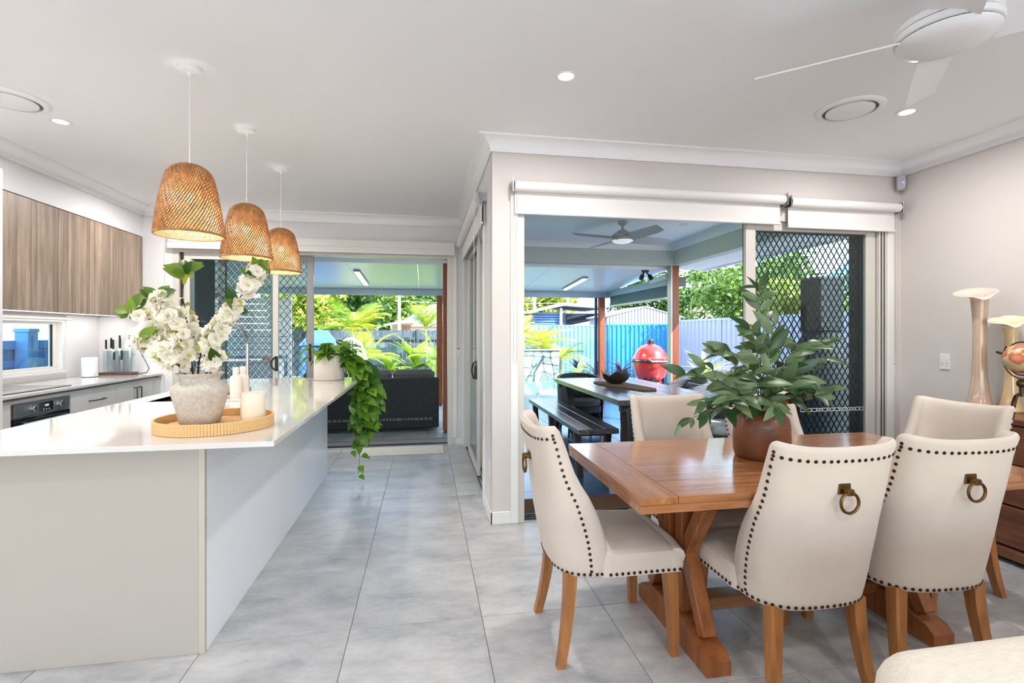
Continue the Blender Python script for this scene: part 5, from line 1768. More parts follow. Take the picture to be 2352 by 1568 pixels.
for sy, y in ((1, OY0 + .12), (-1, OY1 - .12)):
    for sx, x in ((1, OX0 + .12), (-1, OX1 - .12)):
        MB().bar((x, y, OZ - .05), (x + sx * .10, y + sy * .18, ZP), .10, .085, .003).build('leg', M_oakZ, t)
t = thing('outdoor_bench', 'dark timber plank bench beside the outdoor table', 'bench', (1.6, 5.5, ZP))
for k in range(3):
    MB().box(1.40 + .132 * k + .002, 1.40 + .132 * (k + 1) - .002, 4.43, 6.66, .405, .452, .003).build('seat_board', M_oak, t)
for y in (4.62, 5.60, 6.45):
    for sx, x in ((1, 1.44), (-1, 1.755)):
        MB().bar((x, y, .41), (x + sx * .03, y, ZP), .07, .06, .003).build('leg', M_oakZ, t)
    MB().box(1.42, 1.775, y - .03, y + .03, .36, .405).build('rail', M_oakZ, t)
# table runner and bowl
t = MB().prism([(2.02, 5.80), (2.10, 5.86), (2.36, 5.70), (2.44, 5.0), (2.38, 4.86), (2.24, 4.85), (2.08, 5.3), (2.0, 5.6)], 'Z', OZ + .001, OZ + .016).build('coir_runner', mat('coir_runner', (120, 88, 52), .95, var=.3, vscale=30, bump=.6, bscale=120))
tag(t, 'rough brown coir runner lying on the outdoor table', 'runner')
bx_, by_ = 2.21, 5.56
t = thing('decor_bowl', 'dark metallic bowl with jagged rim on the outdoor table', 'bowl', (bx_, by_, OZ + .017))
rows = []
for i, (r, z) in enumerate(((.001, 0), (.06, 0), (.11, .02), (.15, .06), (.165, .10), (.160, .10), (.145, .06), (.10, .025), (.001, .012))):
    row = []
    for k in range(48):
        a = 2 * PI * k / 48
        j = (.035 * abs(math.sin(a * 4.0)) + .02 * math.sin(a * 3)) * (z / .10) ** 2
        row.append((bx_ + r * math.cos(a), by_ + r * math.sin(a), OZ + .017 + z + j))
    rows.append(row)
MB().grid(rows, True).build('bowl_body', mat('bronze_bowl', (84, 78, 72), .35, .7), t, angle=60)

# wicker chairs
M_wick = weave('grey_wicker', (44, 48, 52), (120, 124, 130), .045, .018)
M_wickD = weave('dark_wicker', (14, 16, 18), (44, 48, 50), .045, .018)
M_cush = mat('grey_cushion', (92, 92, 90), .9, bump=.1, bscale=200)
M_cushW = mat('white_cushion', (226, 228, 226), .9)
def wicker_chair(label, x, y, rz, m, mc):
    t = thing('wicker_chair', label, 'chair', (x, y, ZP), rz, 'wicker terrace chairs')
    # tub shell: back and arms in one curved wall, facing local +Y
    rows = []
    n = 24
    for z, top in ((.12, 0), (.30, 0), (.46, 0), (.62, 1), (.80, 1)):
        out = []; inn = []
        for i in range(n + 1):
            a = R(-118 + 236 * i / n)
            hgt = z
            if top:
                f = .5 + .5 * math.cos(a * .76)
                hgt = .46 + (z - .46) * (.42 + .58 * f)
            r = .30 + .03 * (hgt / .8)
            px_, py_ = r * math.sin(a), -r * math.cos(a) * 1.02 + .0
            out.append((px_, py_, hgt)); inn.append((px_ * .88, py_ * .88, hgt))
        rows.append(out + inn[::-1])
    b = MB().grid(rows, True)
    nn = len(rows[0]); o_ = 4 * nn
    b.f += [(o_ + i, o_ + i + 1, o_ + nn - 2 - i, o_ + nn - 1 - i) for i in range(n)]
    b.build('shell', m, t, world=False, angle=60, uvfn=lambda c: (math.atan2(c.x, -c.y) * .31, c.z))
    MB().lathe([(.0001, .30), (.285, .30), (.285, .38), (.0001, .38)], 0, .02, 0, 28).build('seat', m, t, world=False, uvfn=lambda c: (c.x, c.y))
    MB().lathe([(.0001, .38), (.26, .38), (.272, .40), (.272, .44), (.255, .465), (.0001, .475)], 0, .02, 0, 28).build('seat_cushion', mc, t, world=False, angle=60)
    MB().obox(0, -.20, .60, .40, .10, .30, Matrix.Rotation(R(-14), 3, 'X'), .04).build('back_cushion', mc, t, world=False)
    for sx in (-1, 1):
        for sy in (-1, 1):
            MB().tube([(sx * .20, sy * .18, .31), (sx * .23, sy * .22, 0)], .018, 8).build('leg', M_black, t, world=False)
    return t
wicker_chair('dark wicker chair at the house end of outdoor table', 2.05, 4.02, 0, M_wickD, M_cush)
wicker_chair('grey wicker chair on fence side of outdoor table behind the foliage pot', 3.02, 4.62, PI / 2, M_wick, M_cushW)
wicker_chair('grey wicker chair on fence side of outdoor table in front of red grill', 3.16, 5.75, PI / 2, M_wick, M_cush)
wicker_chair('dark wicker chair at the pool end of outdoor table', 2.15, 6.72, PI, M_wickD, M_cush)

# kamado grill
M_red = mat('red_ceramic', (206, 52, 44), .18, var=.06, vscale=30, bump=.35, bscale=45, coat=.5)
kx, ky, kz = 4.23, 8.9, .40
t = thing('kamado_grill', 'red ceramic egg-shaped grill with black band outside the terrace', 'grill', (kx, ky, -.2))
MB().lathe([(.16, 0), (.20, .02), (.275, .14), (.315, .28), (.325, .37), (.325, .40)], kx, ky, kz, 48).build('base_bowl', M_red, t, angle=60)
MB().lathe([(.335, .445), (.335, .47), (.315, .485), (.30, .53), (.25, .63), (.17, .70), (.08, .735), (.06, .74)], kx, ky, kz, 48).build('dome_lid', M_red, t, angle=50)
MB().lathe([(.328, .395), (.338, .40), (.338, .42), (.328, .425)], kx, ky, kz, 48).build('lower_band', M_gun, t)
MB().lathe([(.328, .427), (.340, .43), (.340, .445), (.330, .448)], kx, ky, kz, 48).build('upper_band', M_chrome, t)
MB().lathe([(.060, .735), (.062, .78), (.070, .785), (.070, .82), (.066, .83), (1e-5, .832)], kx, ky, kz, 24).build('chimney_cap', M_gun, t)
MB().lathe([(.045, 0), (.045, .012)], 0, 0, 0, 16)
b = MB().lathe([(.05, 0), (.05, .02)], 0, 0, 0, 20); b.v = [(kx - .06 + p[0], ky - .255 - p[2], kz + .07 + p[1]) for p in b.v]
b.build('air_vent', M_black, t)
MB().tube([(kx - .16, ky - .30, kz + .46), (kx - .16, ky - .40, kz + .43), (kx + .12, ky - .42, kz + .43), (kx + .12, ky - .32, kz + .46)], .014, 8).build('lid_handle', M_chrome, t)
MB().tube([(kx - .13, ky - .335, kz + .41), (kx - .125, ky - .345, kz + .30), (kx - .125, ky - .335, kz + .25)], .012, 8).build('latch', M_brass, t)
for k in range(4):
    a = PI / 4 + k * PI / 2
    MB().bar((kx + .24 * math.cos(a), ky + .24 * math.sin(a), kz + .12), (kx + .28 * math.cos(a), ky + .28 * math.sin(a), -.20), .04, .04).build('stand_leg', M_black, t)
MB().tube([(kx + .25 * math.cos(2 * PI * k / 24), ky + .25 * math.sin(2 * PI * k / 24), kz + .02) for k in range(24)], .014, 6, closed=True).build('stand_ring', M_black, t)
struct(MB().box(4.6, 6.85, 2.0, 12.4, -.22, -.19).build('path_side', mat('pale_paving', (216, 214, 208), .8)), 'pale side path')

# covered patio heater
t = thing('covered_heater', 'tall patio heater under a dark cover behind the grille leaf', 'heater', (4.46, 5.0, -.05))
M_cov = mat('dark_cover', (34, 44, 46), .7, bump=.3, bscale=12)
MB().box(4.29, 4.63, 4.85, 5.15, 1.35, 1.98, .03).build('hood_cover', M_cov, t)
MB().lathe([(.40, -.02), (.40, .70), (.36, 1.0), (.24, 1.25), (.16, 1.36)], 4.46, 5.0, 0, 20).build('skirt_cover', M_cov, t, angle=60)
struct(MB().box(4.0, 4.62, 3.62, 6.0, -.2, ZP - .012).build('path_edge', M_grout), 'side paving')

# wicker sofa outside the kitchen door
t = thing('outdoor_sofa', 'black wicker outdoor sofa with its back to the kitchen door', 'sofa', (-.75, 7.45, ZP))
SXL = -1.75
b = MB().box(SXL, .20, 7.10, 7.20, .02, .725, .015)
M_sofa = weave('black_wicker', (10, 12, 14), (40, 44, 46), .06, .022)
b.build('back_panel', M_sofa, t, uvfn=lambda c: (c.x + c.y, c.z))
MB().box(SXL, SXL + .10, 7.20, 7.95, .02, .60, .015).build('arm', M_sofa, t, uvfn=lambda c: (c.x + c.y, c.z))
MB().box(.10, .20, 7.20, 7.95, .02, .60, .015).build('arm', M_sofa, t, uvfn=lambda c: (c.x + c.y, c.z))
MB().box(SXL + .1, .10, 7.20, 7.95, .05, .30).build('seat_base', M_sofa, t, uvfn=lambda c: (c.x + c.y, c.z))
for k in range(3):
    x0 = SXL + .105 + k * .60
    MB().obox(x0 + .297, 7.31, .60, .58, .16, .46, Matrix.Rotation(R(8), 3, 'X'), .05).build('back_cushion', M_cush, t)
    MB().box(x0, x0 + .594, 7.40, 7.95, .30, .43, .04).build('seat_cushion', M_cush, t)
b = MB()
x = SXL + .45
while x < .10:
    b.box(x, x + .010, 7.095, 7.101, .135, .150).box(x, x + .010, 7.095, 7.101, .155, .166); x += random.choice((.016, .016, .03))
b.build('weave_gap', mat('weave_gap_pale', (140, 142, 142), .8), t, stuff=True)
# white outdoor kitchen / panels behind the grille door
t = thing('outdoor_kitchen', 'white outdoor kitchen cabinets behind the grille leaves', 'cabinet', (-3.35, 9.0, ZP))
MB().box(-4.4, -2.45, 8.9, 9.4, ZP, .86).build('body', M_white, t)
for k in range(4):
    MB().box(-4.39 + k * .485, -4.39 + k * .485 + .475, 8.88, 8.899, .05, .84, .002).build('door', M_white, t)
MB().box(-4.42, -2.42, 8.86, 9.42, .86, .90).build('worktop', M_stone, t)
t = thing('slat_screen', 'white horizontal slat screen behind the outdoor kitchen', 'screen', (-3.4, 9.5, ZP))
for k in range(9):
    MB().box(-4.6, -2.40, 9.46, 9.48, .95 + k * .115, 1.05 + k * .115).build('slat', M_white, t)
MB().box(-2.40, -2.34, 9.44, 9.50, ZP, 2.06).build('slat_post', M_white, t)
t = thing('drop_screen', 'dark teal drop screen outside the kitchen door end', 'screen', (-3.3, 6.9, ZP))
MB().box(-3.9, -2.62, 6.88, 6.90, 1.15, 2.36).build('fabric', mat('teal_screen', (42, 66, 70), .7), t)
MB().tube([(-3.9, 6.89, 1.14), (-2.62, 6.89, 1.14)], .02, 10).build('bottom_rail', M_aluD, t)
t = MB().lathe([(1e-5, 0), (.06, .004), (.075, .03), (.06, .06), (1e-5, .065)], -2.62, 8.98, .90, 20).build('red_pot', mat('coral_red', (226, 110, 90), .4))
tag(t, 'small coral red pot on the outdoor kitchen top', 'pot')

# ------------------------------------------------------------------ pool
M_water = mat('pool_water', (110, 180, 184), .05, var=.12, vscale=4, bump=.3, bscale=6)
struct(MB().box(1.2, 4.6, 11.4, 15.5, -.21, -.15).build('pool_water', M_water), 'turquoise pool water')
t = thing('stone_wall', 'pale crazy-paved stone feature wall behind the pool', 'wall', (3.5, 15.7, -.2))
MB().box(2.2, 4.28, 15.58, 15.95, -.2, .79).build('wall_core', mat('wall_mortar', (138, 132, 124), .9), t)
rs = random.Random(2)
M_sto = [mat('stone_a', (176, 171, 162), .85, var=.30, vscale=14), mat('stone_b', (144, 140, 135), .85, var=.35, vscale=14), mat('stone_c', (156, 146, 133), .85, var=.30, vscale=14)]
nx, nz = 7, 4
P = [[(2.2 + 2.08 * (i + (rs.uniform(-.40, .40) if 0 < i < nx else 0)) / nx, -.18 + .96 * (j + (rs.uniform(-.40, .40) if 0 < j < nz else 0)) / nz) for j in range(nz + 1)] for i in range(nx + 1)]
for i in range(nx):
    for j in range(nz):
        q = [P[i][j], P[i + 1][j], P[i + 1][j + 1], P[i][j + 1]]
        c0 = (sum(p[0] for p in q) / 4, sum(p[1] for p in q) / 4)
        q2 = []
        for k in range(4):     # cut the corners so stones look irregular
            a, b2 = q[k], q[(k + 1) % 4]
            u = rs.uniform(.12, .3)
            q2 += [(a[0] + (b2[0] - a[0]) * u, a[1] + (b2[1] - a[1]) * u), (b2[0] - (b2[0] - a[0]) * u, b2[1] - (b2[1] - a[1]) * u)]
        q2 = [(c0[0] + (p[0] - c0[0]) * .95, c0[1] + (p[1] - c0[1]) * .95) for p in q2]
        MB().prism(q2, 'Y', 15.58 - rs.uniform(.02, .05), 15.585).build('stone', M_sto[rs.randrange(3)], t)
MB().box(2.15, 4.32, 15.50, 15.98, .79, .83, .004).build('coping', M_sto[0], t)
t = MB().tube([(3.35, 15.2, -.15), (3.38, 15.25, .10), (3.50, 15.3, .30), (3.72, 15.35, .62)], .03, 10).build('pool_rail', mat('rail_dark_steel', (60, 84, 92), .3, .8))
tag(t, 'bent dark steel rail rising from the pool water', 'rail')
# glass pool fence with spigots
M_gf = glass_mat('fence_glass', (240, 250, 249), .10)
for k in range(3):
    x0 = 1.35 + k * 1.02
    t = thing('glass_fence_panel', ('frameless glass pool fence panel close to the house wall', 'frameless glass pool fence panel in front of pool rail', 'frameless glass pool fence panel at the terrace post')[k], 'fence panel', (x0 + .5, 11.1, ZP), 0, 'glass pool fence panels')
    MB().box(x0, x0 + 1.0, 11.094, 11.106, ZP + .07, 1.17).build('pane', M_gf, t)
    for x in (x0 + .18, x0 + .82):
        MB().box(x - .022, x + .022, 11.07, 11.13, ZP, ZP + .16, .004).lathe([(.05, 0), (.05, .012)], x, 11.1, ZP, 16).build('spigot', M_chrome, t)
for k in range(3):
    x0 = -2.75 + k * 1.02
    t = thing('glass_fence_panel', ('frameless glass fence panel before the covered barbecue', 'frameless glass fence panel before the egg chair', 'frameless glass fence panel between egg chair and terrace post')[k], 'fence panel', (x0 + .5, 10.45, ZP), 0, 'glass lawn fence panels')
    MB().box(x0, x0 + 1.0, 10.445, 10.455, ZP + .07, 1.15).build('pane', M_gf, t)
    for x in (x0 + .18, x0 + .82):
        MB().box(x - .022, x + .022, 10.42, 10.48, ZP, ZP + .16, .004).build('spigot', M_chrome, t)

# ------------------------------------------------------------------ fences
def corrugated(label, p, q, z0, z1, m, pitch=.15, group=None, panel=2.37):
    """steel fence of ribbed panels between p and q"""
    p = Vector((p[0], p[1], 0)); q = Vector((q[0], q[1], 0)); d = q - p; L = d.length; d.normalize(); nrm = Vector((d.y, -d.x, 0))
    t = thing('steel_fence', label, 'fence', (p.x, p.y, z0))
    n = max(1, round(L / panel)); w = L / n
    for k in range(n):
        s0 = k * w + .03; s1 = (k + 1) * w - .03
        pts = []
        m_ = max(1, round((s1 - s0) / pitch)); pp = (s1 - s0) / m_
        for i in range(m_):
            for fr, off in ((0, 0), (.42, 0), (.52, .032), (.90, .032)):
                pts.append((s0 + (i + fr) * pp, off))
        pts.append((s1, 0))
        rows = [[tuple(p + d * s_ + nrm * o_ + Vector((0, 0, z))) for s_, o_ in pts] for z in (z0, z1)]
        b = MB().grid(rows)
        o = b.build('fence_panel', m, t, smooth=False)
        so = o.modifiers.new('sheet', 'SOLIDIFY'); so.thickness = .004
        a = p + d * (k * w); 
        MB().box(a.x - .03, a.x + .03, a.y - .03, a.y + .03, z0, z1 + .04).build('fence_post', m, t)
    e = p + d * L
    MB().box(e.x - .03, e.x + .03, e.y - .03, e.y + .03, z0, z1 + .04).build('fence_post', m, t)
    MB().bar(p + Vector((0, 0, z1 + .02)), e + Vector((0, 0, z1 + .02)), .05, .05).build('top_rail', m, t)
    return t
M_blue = mat('steel_blue_sheet', (58, 140, 186), .4, .1)
M_lil = mat('pale_lilac_sheet', (166, 168, 186), .4, .05)
corrugated('blue ribbed steel fence behind the red grill', (4.75, 13.1), (6.9, 13.1), -.2, 1.56, M_blue, .13)
corrugated('pale ribbed steel side fence under the leafy trees', (6.9, 13.05), (6.9, 1.6), -.2, 1.66, M_lil, .19)
corrugated('pale blue ribbed steel fence behind the pool', (2.4, 18.6), (6.8, 18.6), -.2, 1.62, mat('pale_blue_sheet', (120, 172, 200), .4), .16)
M_pal = wood('grey_paling', (52, 66, 78), (92, 108, 120), 'Z', 2.0, .8, 9, rand=1)
t = thing('paling_fence', 'dark grey timber paling fence behind the garden bed', 'fence', (-2, 19.4, -.2))
pal = MB().box(-.072, .072, -.01, .01, 0, 1.66).mesh('paling'); pal.materials.append(M_pal)
for k in range(64):
    inst(pal, 'paling', t, TRS((-5.2 + k * .15, .012 * (k % 2), random.uniform(-.015, .015))))
for z in (.35, 1.30):
    MB().box(-7.2, 2.4, 19.32, 19.39, -.2 + z, -.2 + z + .10).build('rail', M_pal, t)
for k in range(5):
    x = -6.6 + k * 2.1
    MB().box(x, x + .10, 19.26, 19.36, -.2, 1.50).build('fence_post', M_pal, t)
# fence outside the kitchen window
M_bp = mat('blue_fence_paint', (66, 158, 220), .5, var=.1, vscale=6)
t = thing('timber_fence', 'blue painted timber fence with capped post outside the kitchen window', 'fence', (-4.75, 6.5, -.2))
for k in range(36):
    y = 4.6 + k * .14
    MB().box(-4.77, -4.75, y, y + .132, -.2, 1.20).build('paling', M_bp, t)
MB().box(-4.75, -4.68, 4.6, 9.6, 1.16, 1.26, .004).box(-4.75, -4.70, 4.6, 9.6, .95, 1.03).build('rail', M_bp, t)
for y in (4.9, 6.72, 8.6):
    MB().box(-4.70, -4.56, y, y + .16, -.2, 1.36, .006).prism([(y - .01, 1.36), (y + .17, 1.36), (y + .15, 1.40), (y + .01, 1.40)], 'X', -4.71, -4.55).build('fence_post', M_bp, t)
t = thing('wall_cladding', 'pale vertical board cladding beyond the blue timber fence', 'cladding', (-6.2, 8, 0))
for k in range(34):
    y = 4.5 + k * .22
    MB().box(-6.2, -6.17, y, y + .212, -.2, 1.75).build('board', mat('pale_aqua_board', (196, 224, 222), .7), t)
MB().box(-6.3, -6.0, 4.5, 12, 1.75, 1.85).build('cap', mat('sky_blue_cap', (90, 160, 210), .5), t)

# ------------------------------------------------------------------ neighbours
t = thing('garden_shed', 'white ribbed gable shed behind the blue fence', 'shed', (9.2, 21, -.2))
x0, x1, xa, ya = 7.55, 10.9, 9.25, 20.0
M_shed = mat('shed_white', (176, 182, 194), .5)
n = 24
for k in range(n):
    xs0 = x0 + (x1 - x0) * k / n; xs1 = x0 + (x1 - x0) * (k + .72) / n
    h = lambda x: 2.02 + .42 * (1 - abs(x - xa) / (1.68))
    MB().prism([(xs0, -.2), (xs1, -.2), (xs1, h(xs1)), (xs0, h(xs0))], 'Y', ya - .03, ya).build('rib', M_shed, t)
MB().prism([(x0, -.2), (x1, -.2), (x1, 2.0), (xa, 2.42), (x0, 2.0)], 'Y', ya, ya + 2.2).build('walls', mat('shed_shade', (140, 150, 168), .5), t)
for s_ in (-1, 1):
    MB().bar((xa, ya + 1.1, 2.48), (xa + s_ * 1.85, ya + 1.1, 2.03), 2.3, .05, up=(0, 0, 1)).build('roof', mat('shed_roof', (168, 180, 200), .4), t)
t = thing('neighbour_house', 'neighbouring house with flat roof and dark slat wall beyond the pool palms', 'house', (6.8, 25, -.2))
M_hb = mat('house_blue', (150, 170, 196), .6); M_hd = mat('house_dark', (52, 74, 96), .5)
MB().prism([(4.9, 2.42), (6.75, 2.86), (8.9, 2.68), (8.9, 2.56), (6.75, 2.70), (4.9, 2.30)], 'Y', 23.6, 27.2).build('roof', M_hb, t)
MB().box(5.4, 8.9, 24.2, 27, -.2, 2.35).build('walls', M_hd, t)
for k in range(12):
    MB().box(5.3, 6.6, 24.1, 24.15, .9 + k * .125, .99 + k * .125).build('slat', mat('slat_blue', (86, 120, 160), .5), t)
MB().box(6.60, 6.72, 23.9, 24.1, -.2, 2.6).build('column', M_shed, t)
MB().box(7.0, 8.7, 24.1, 24.19, 1.85, 2.30).build('window', M_ovg, t)
MB().prism([(6.6, 1.66), (8.9, 2.15), (8.9, 1.75), (6.6, 1.58)], 'Y', 22.6, 23.4).build('lean_roof', mat('lean_roof', (188, 200, 222), .4), t)
t = thing('white_house', 'white roofed house with satellite dish beyond the paling fence', 'house', (.2, 31, -.2))
MB().prism([(-1.9, 1.75), (-1.0, 2.25), (.3, 3.05), (3.2, 3.25), (3.2, 1.75)], 'Y', 30, 36).build('roof', mat('white_roof', (200, 206, 212), .5), t)
MB().box(-2.0, 3.2, 30.4, 35, -.2, 1.80).build('walls', mat('house_pale', (206, 204, 196), .7), t)
MB().prism([(-2.9, 1.72), (-1.4, 2.02), (-.6, 2.02), (-.6, 1.92), (-1.4, 1.90), (-2.9, 1.62)], 'Y', 28.6, 30).build('awning', mat('awning_mint', (190, 220, 216), .5), t)
for k in range(5):
    MB().box(-1.25 + k * .1, -1.19 + k * .1, 29.2, 29.3, 1.2, 1.80).build('slat', M_merbau, t)
b = MB().lathe([(1e-5, 0), (.15, .02), (.26, .07), (.24, .06), (.14, .01)], 0, 0, 0, 20)
b.v = [(-.40 + p[0], 29.9 + p[2], 2.70 + p[1]) for p in b.v]
b.build('satellite_dish', M_white, t)
MB().box(-.75, -.30, 29.95, 29.99, 2.15, 2.32).build('skylight', mat('skylight_blue', (70, 130, 200), .2), t)
t = thing('side_house', 'blue-grey neighbouring roof seen through the grille leaf', 'house', (15, 9, -.2))
MB().box(12.4, 18, 4, 14, -.2, 2.6).build('walls', M_hb, t)
MB().prism([(11.9, 2.5), (15.2, 4.6), (18.5, 2.5)], 'Y', 3.6, 14.4).build('roof', mat('roof_blue', (120, 146, 184), .5), t)
t = MB().tube([(-1.36, 28, -.2), (-1.36, 28, 5.2)], .09, 10).build('power_pole', mat('pole_pale', (214, 216, 216), .6))
tag(t, 'pale power pole among trees beyond the paling fence', 'pole')
t = MB().tube([(-1.36, 28, 3.1), (3, 28, 2.95), (8, 28, 3.1)], .012, 5).build('power_line', M_white)
tag(t, 'thin power line running from the pale pole', 'cable')

# ------------------------------------------------------------------ garden items
M_bcov = mat('blue_cover', (66, 106, 172), .7, bump=.2, bscale=20)
t = thing('covered_barbecue', 'barbecue under a pale blue peaked cover on the lawn', 'barbecue', (-2.55, 13, -.12))
MB().box(-2.95, -2.15, 12.75, 13.25, -.12, 1.05, .03).build('skirt', M_bcov, t)
b = MB(); b.v = [(-2.98, 12.72, 1.05), (-2.12, 12.72, 1.05), (-2.12, 13.28, 1.05), (-2.98, 13.28, 1.05), (-2.72, 12.9, 1.42), (-2.38, 12.9, 1.42), (-2.38, 13.1, 1.42), (-2.72, 13.1, 1.42)]
b.f = [(0, 1, 5, 4), (1, 2, 6, 5), (2, 3, 7, 6), (3, 0, 4, 7), (4, 5, 6, 7), (3, 2, 1, 0)]
b.build('hood', M_bcov, t)
t = thing('egg_chair', 'white egg-shaped hanging chair frame on the lawn', 'chair', (-1.70, 12.2, -.12))
for k in range(9):
    a = PI * k / 9
    MB().tube([(-1.70 + .36 * math.sin(2 * PI * i / 28) * math.cos(a), 12.2 + .36 * math.sin(2 * PI * i / 28) * math.sin(a), .62 + .62 * math.cos(2 * PI * i / 28)) for i in range(28)], .006 if k % 4 else .014, 5, closed=True).build('rib', M_white, t)
for z in (.25, .45, .65, .85, 1.0):
    r = .36 * math.sqrt(max(.02, 1 - ((z - .62) / .62) ** 2))
    MB().tube([(-1.70 + r * math.cos(R(60) + R(240) * i / 20 + PI * .83), 12.2 + r * math.sin(R(60) + R(240) * i / 20 + PI * .83), z) for i in range(21)], .008, 5).build('weave_ring', M_white, t)
MB().lathe([(1e-5, .14), (.26, .16), (.28, .22), (.2, .27), (1e-5, .28)], -1.70, 12.2, 0, 20).build('cushion', M_cushW, t)
MB().lathe([(.40, -.12), (.40, -.06), (.05, -.05), (.04, .02)], -1.70, 12.2, 0, 24).build('stand_base', M_white, t)
# ------------------------------------------------------------------ planting
def frond_mesh(name, L, W, m, n=26, arch_=.55, fold=.35, w_leaf=.021):
    """feather palm frond along +Y: rib with drooping leaflets"""
    b = MB(); pts = []
    for i in range(n + 1):
        u = i / n
        pts.append(Vector((0, L * (u - .10 * u * u), L * (.30 * u - arch_ * u * u))))
    b.tube(pts[::2] if n % 2 == 0 else pts, [.012 * (1 - .9 * i / (n / 2)) + .002 for i in range(len(pts[::2] if n % 2 == 0 else pts))], 4)
    for i in range(3, n + 1):
        u = i / n
        ll = W * math.sin(PI * min(1, .12 + u * .86)) ** .7
        for s_ in (-1, 1):
            p = pts[i]
            tip = p + Vector((s_ * ll * .86, ll * .55, -ll * fold + .05 * ll))
            mid = p.lerp(tip, .5) + Vector((0, 0, ll * .12))
            w = w_leaf * .5
            b.add([p + Vector((0, -w, 0)), p + Vector((0, w, 0)), mid + Vector((0, -w, 0)), mid + Vector((0, w, 0)), tip], [(0, 1, 3, 2), (2, 3, 4)])
    me = b.mesh(name, False, 35, None, False); me.materials.append(m)
    return me
M_palm = leaf_mat('palm_gold', (158, 172, 40), (232, 226, 104), trans=.4)
M_palmG = leaf_mat('palm_green', (66, 116, 34), (150, 176, 52), trans=.35)
FR = [frond_mesh('frond', 1.25, .42, M_palm), frond_mesh('frond', 1.05, .36, M_palm, arch_=.8), frond_mesh('frond', 1.2, .40, M_palmG, arch_=.45)]
M_trk = mat('palm_trunk', (150, 140, 112), .8, var=.3, vscale=20, stretch=(1, 1, 8))
def palm(label, x, y, z0, h, nf, sc, seed, group='garden palms', green=.25):
    t = thing('palm_tree', label, 'palm', (x, y, z0), 0, group)
    r = random.Random(seed)
    MB().tube([(x, y, z0), (x + .03, y, z0 + h * .5), (x, y, z0 + h)], [.07, .05, .04], 10).build('trunk', M_trk, t)
    for k in range(nf):
        a = 2.4 * k + r.uniform(-.3, .3)
        el = r.uniform(.15, 1.25)
        d = Vector((math.cos(a) * math.cos(el), math.sin(a) * math.cos(el), math.sin(el)))
        me = FR[2] if r.random() < green else FR[r.randrange(2)]
        inst(me, 'frond', t, TRS((0, 0, h), frame_dir(d, (0, 0, 1)), sc * r.uniform(.8, 1.15)))
    return t
palm('golden palm behind the stone pool wall close to house', 2.9, 17.0, -.2, 1.1, 18, 1.2, 1, green=.1)
palm('golden palm behind the stone pool wall near paved steps', 4.15, 17.5, -.2, .95, 17, 1.15, 2, green=.1)
palm('palm low behind the pool wall reaching toward the fence', 4.75, 17.2, -.2, .6, 13, 1.0, 3, green=.5)
palm('tall golden palm behind the white egg chair', -2.2, 16.4, -.2, 1.6, 20, 1.15, 4, green=.45)
palm('short golden palm beside the white egg chair', -1.75, 15.6, -.2, .75, 15, .95, 5, green=.1)
palm('green palm leaning over the white roofed house', .05, 17.8, -.2, 1.7, 14, .95, 6, green=.7)
palm('golden palm close beside the terrace roof post', .35, 14.6, -.2, .75, 14, .8, 7, green=.2)
palm('low fan of golden fronds at the terrace post foot', .45, 15.6, -.2, .25, 10, .6, 8, green=.2)

def blades(label, name, x, y, z0, n, L, W, m, seed, spread=1.1, stem=.0, cat='plant', droop=.5, group=None, scz=1.0):
    t = thing(name, label, cat, (x, y, z0), 0, group)
    r = random.Random(seed)
    me = leaf_mesh('leaf', L, W, m, .3, droop, 7)
    if stem:
        MB().tube([(x, y, z0), (x, y, z0 + stem)], [.03, .02], 8).build('stem', M_trk, t)
    for k in range(n):
        a = 2.4 * k + r.uniform(-.3, .3); el = r.uniform(.2, 1.35) / spread
        d = Vector((math.cos(a) * math.cos(el), math.sin(a) * math.cos(el), math.sin(el)))
        inst(me, 'leaf', t, TRS((0, 0, stem * r.uniform(.55, 1)), frame_dir(d), r.uniform(.75, 1.15)))
    return t
M_pur = leaf_mat('cordyline_purple', (34, 18, 40), (78, 38, 66), trans=.15)
M_pink = leaf_mat('cordyline_pink', (150, 50, 110), (206, 110, 150), trans=.3)
M_var = leaf_mat('variegated_leaf', (120, 170, 70), (234, 240, 170), trans=.35)
M_bromy = leaf_mat('bromeliad_leaf', (120, 130, 60), (206, 180, 110), trans=.3)
M_banana = leaf_mat('banana_leaf', (70, 128, 30), (190, 206, 60), trans=.4)
blades('purple cordyline between outer post and the red grill', 'cordyline_plant', 5.05, 12.3, -.2, 34, .50, .07, M_pur, 21, 1.0, .55, group='cordylines by the fences')
blades('small purple cordyline in the bed beside the pool wall', 'cordyline_plant', 4.55, 12.9, -.2, 26, .50, .07, M_pur, 22, 1.0, .45, group='cordylines by the fences')
blades('green and yellow cordyline in the bed beside the pool wall', 'cordyline_plant', 4.10, 13.0, -.2, 30, .55, .10, M_var, 23, 1.0, .5, group='cordylines by the fences')
blades('pink cordyline peeping out behind the red grill', 'cordyline_plant', 5.9, 11.9, -.2, 26, .5, .07, M_pink, 24, 1.0, .8, group='cordylines by the fences')
blades('leafy low plant with yellow leaves next to the red grill', 'low_plant', 5.35, 12.0, -.2, 18, .42, .10, M_var, 25, 1.2, .3)
blades('tall variegated plant in front of the pale side fence', 'variegated_plant', 5.5, 9.1, -.2, 26, .60, .12, M_var, 26, .95, .8)
blades('pink grassy plant low beside the pale side fence', 'grass_plant', 5.35, 8.3, -.2, 40, .50, .03, leaf_mat('pink_grass', (206, 170, 170), (240, 214, 206), trans=.3), 27, .9, .35)
blades('dark leafy plant clump at the foot of the pool wall', 'low_plant', 4.5, 14.2, -.2, 30, .5, .14, leaf_mat('dark_blue_leaf', (30, 50, 70), (110, 130, 160), trans=.1), 28, 1.0, .5)
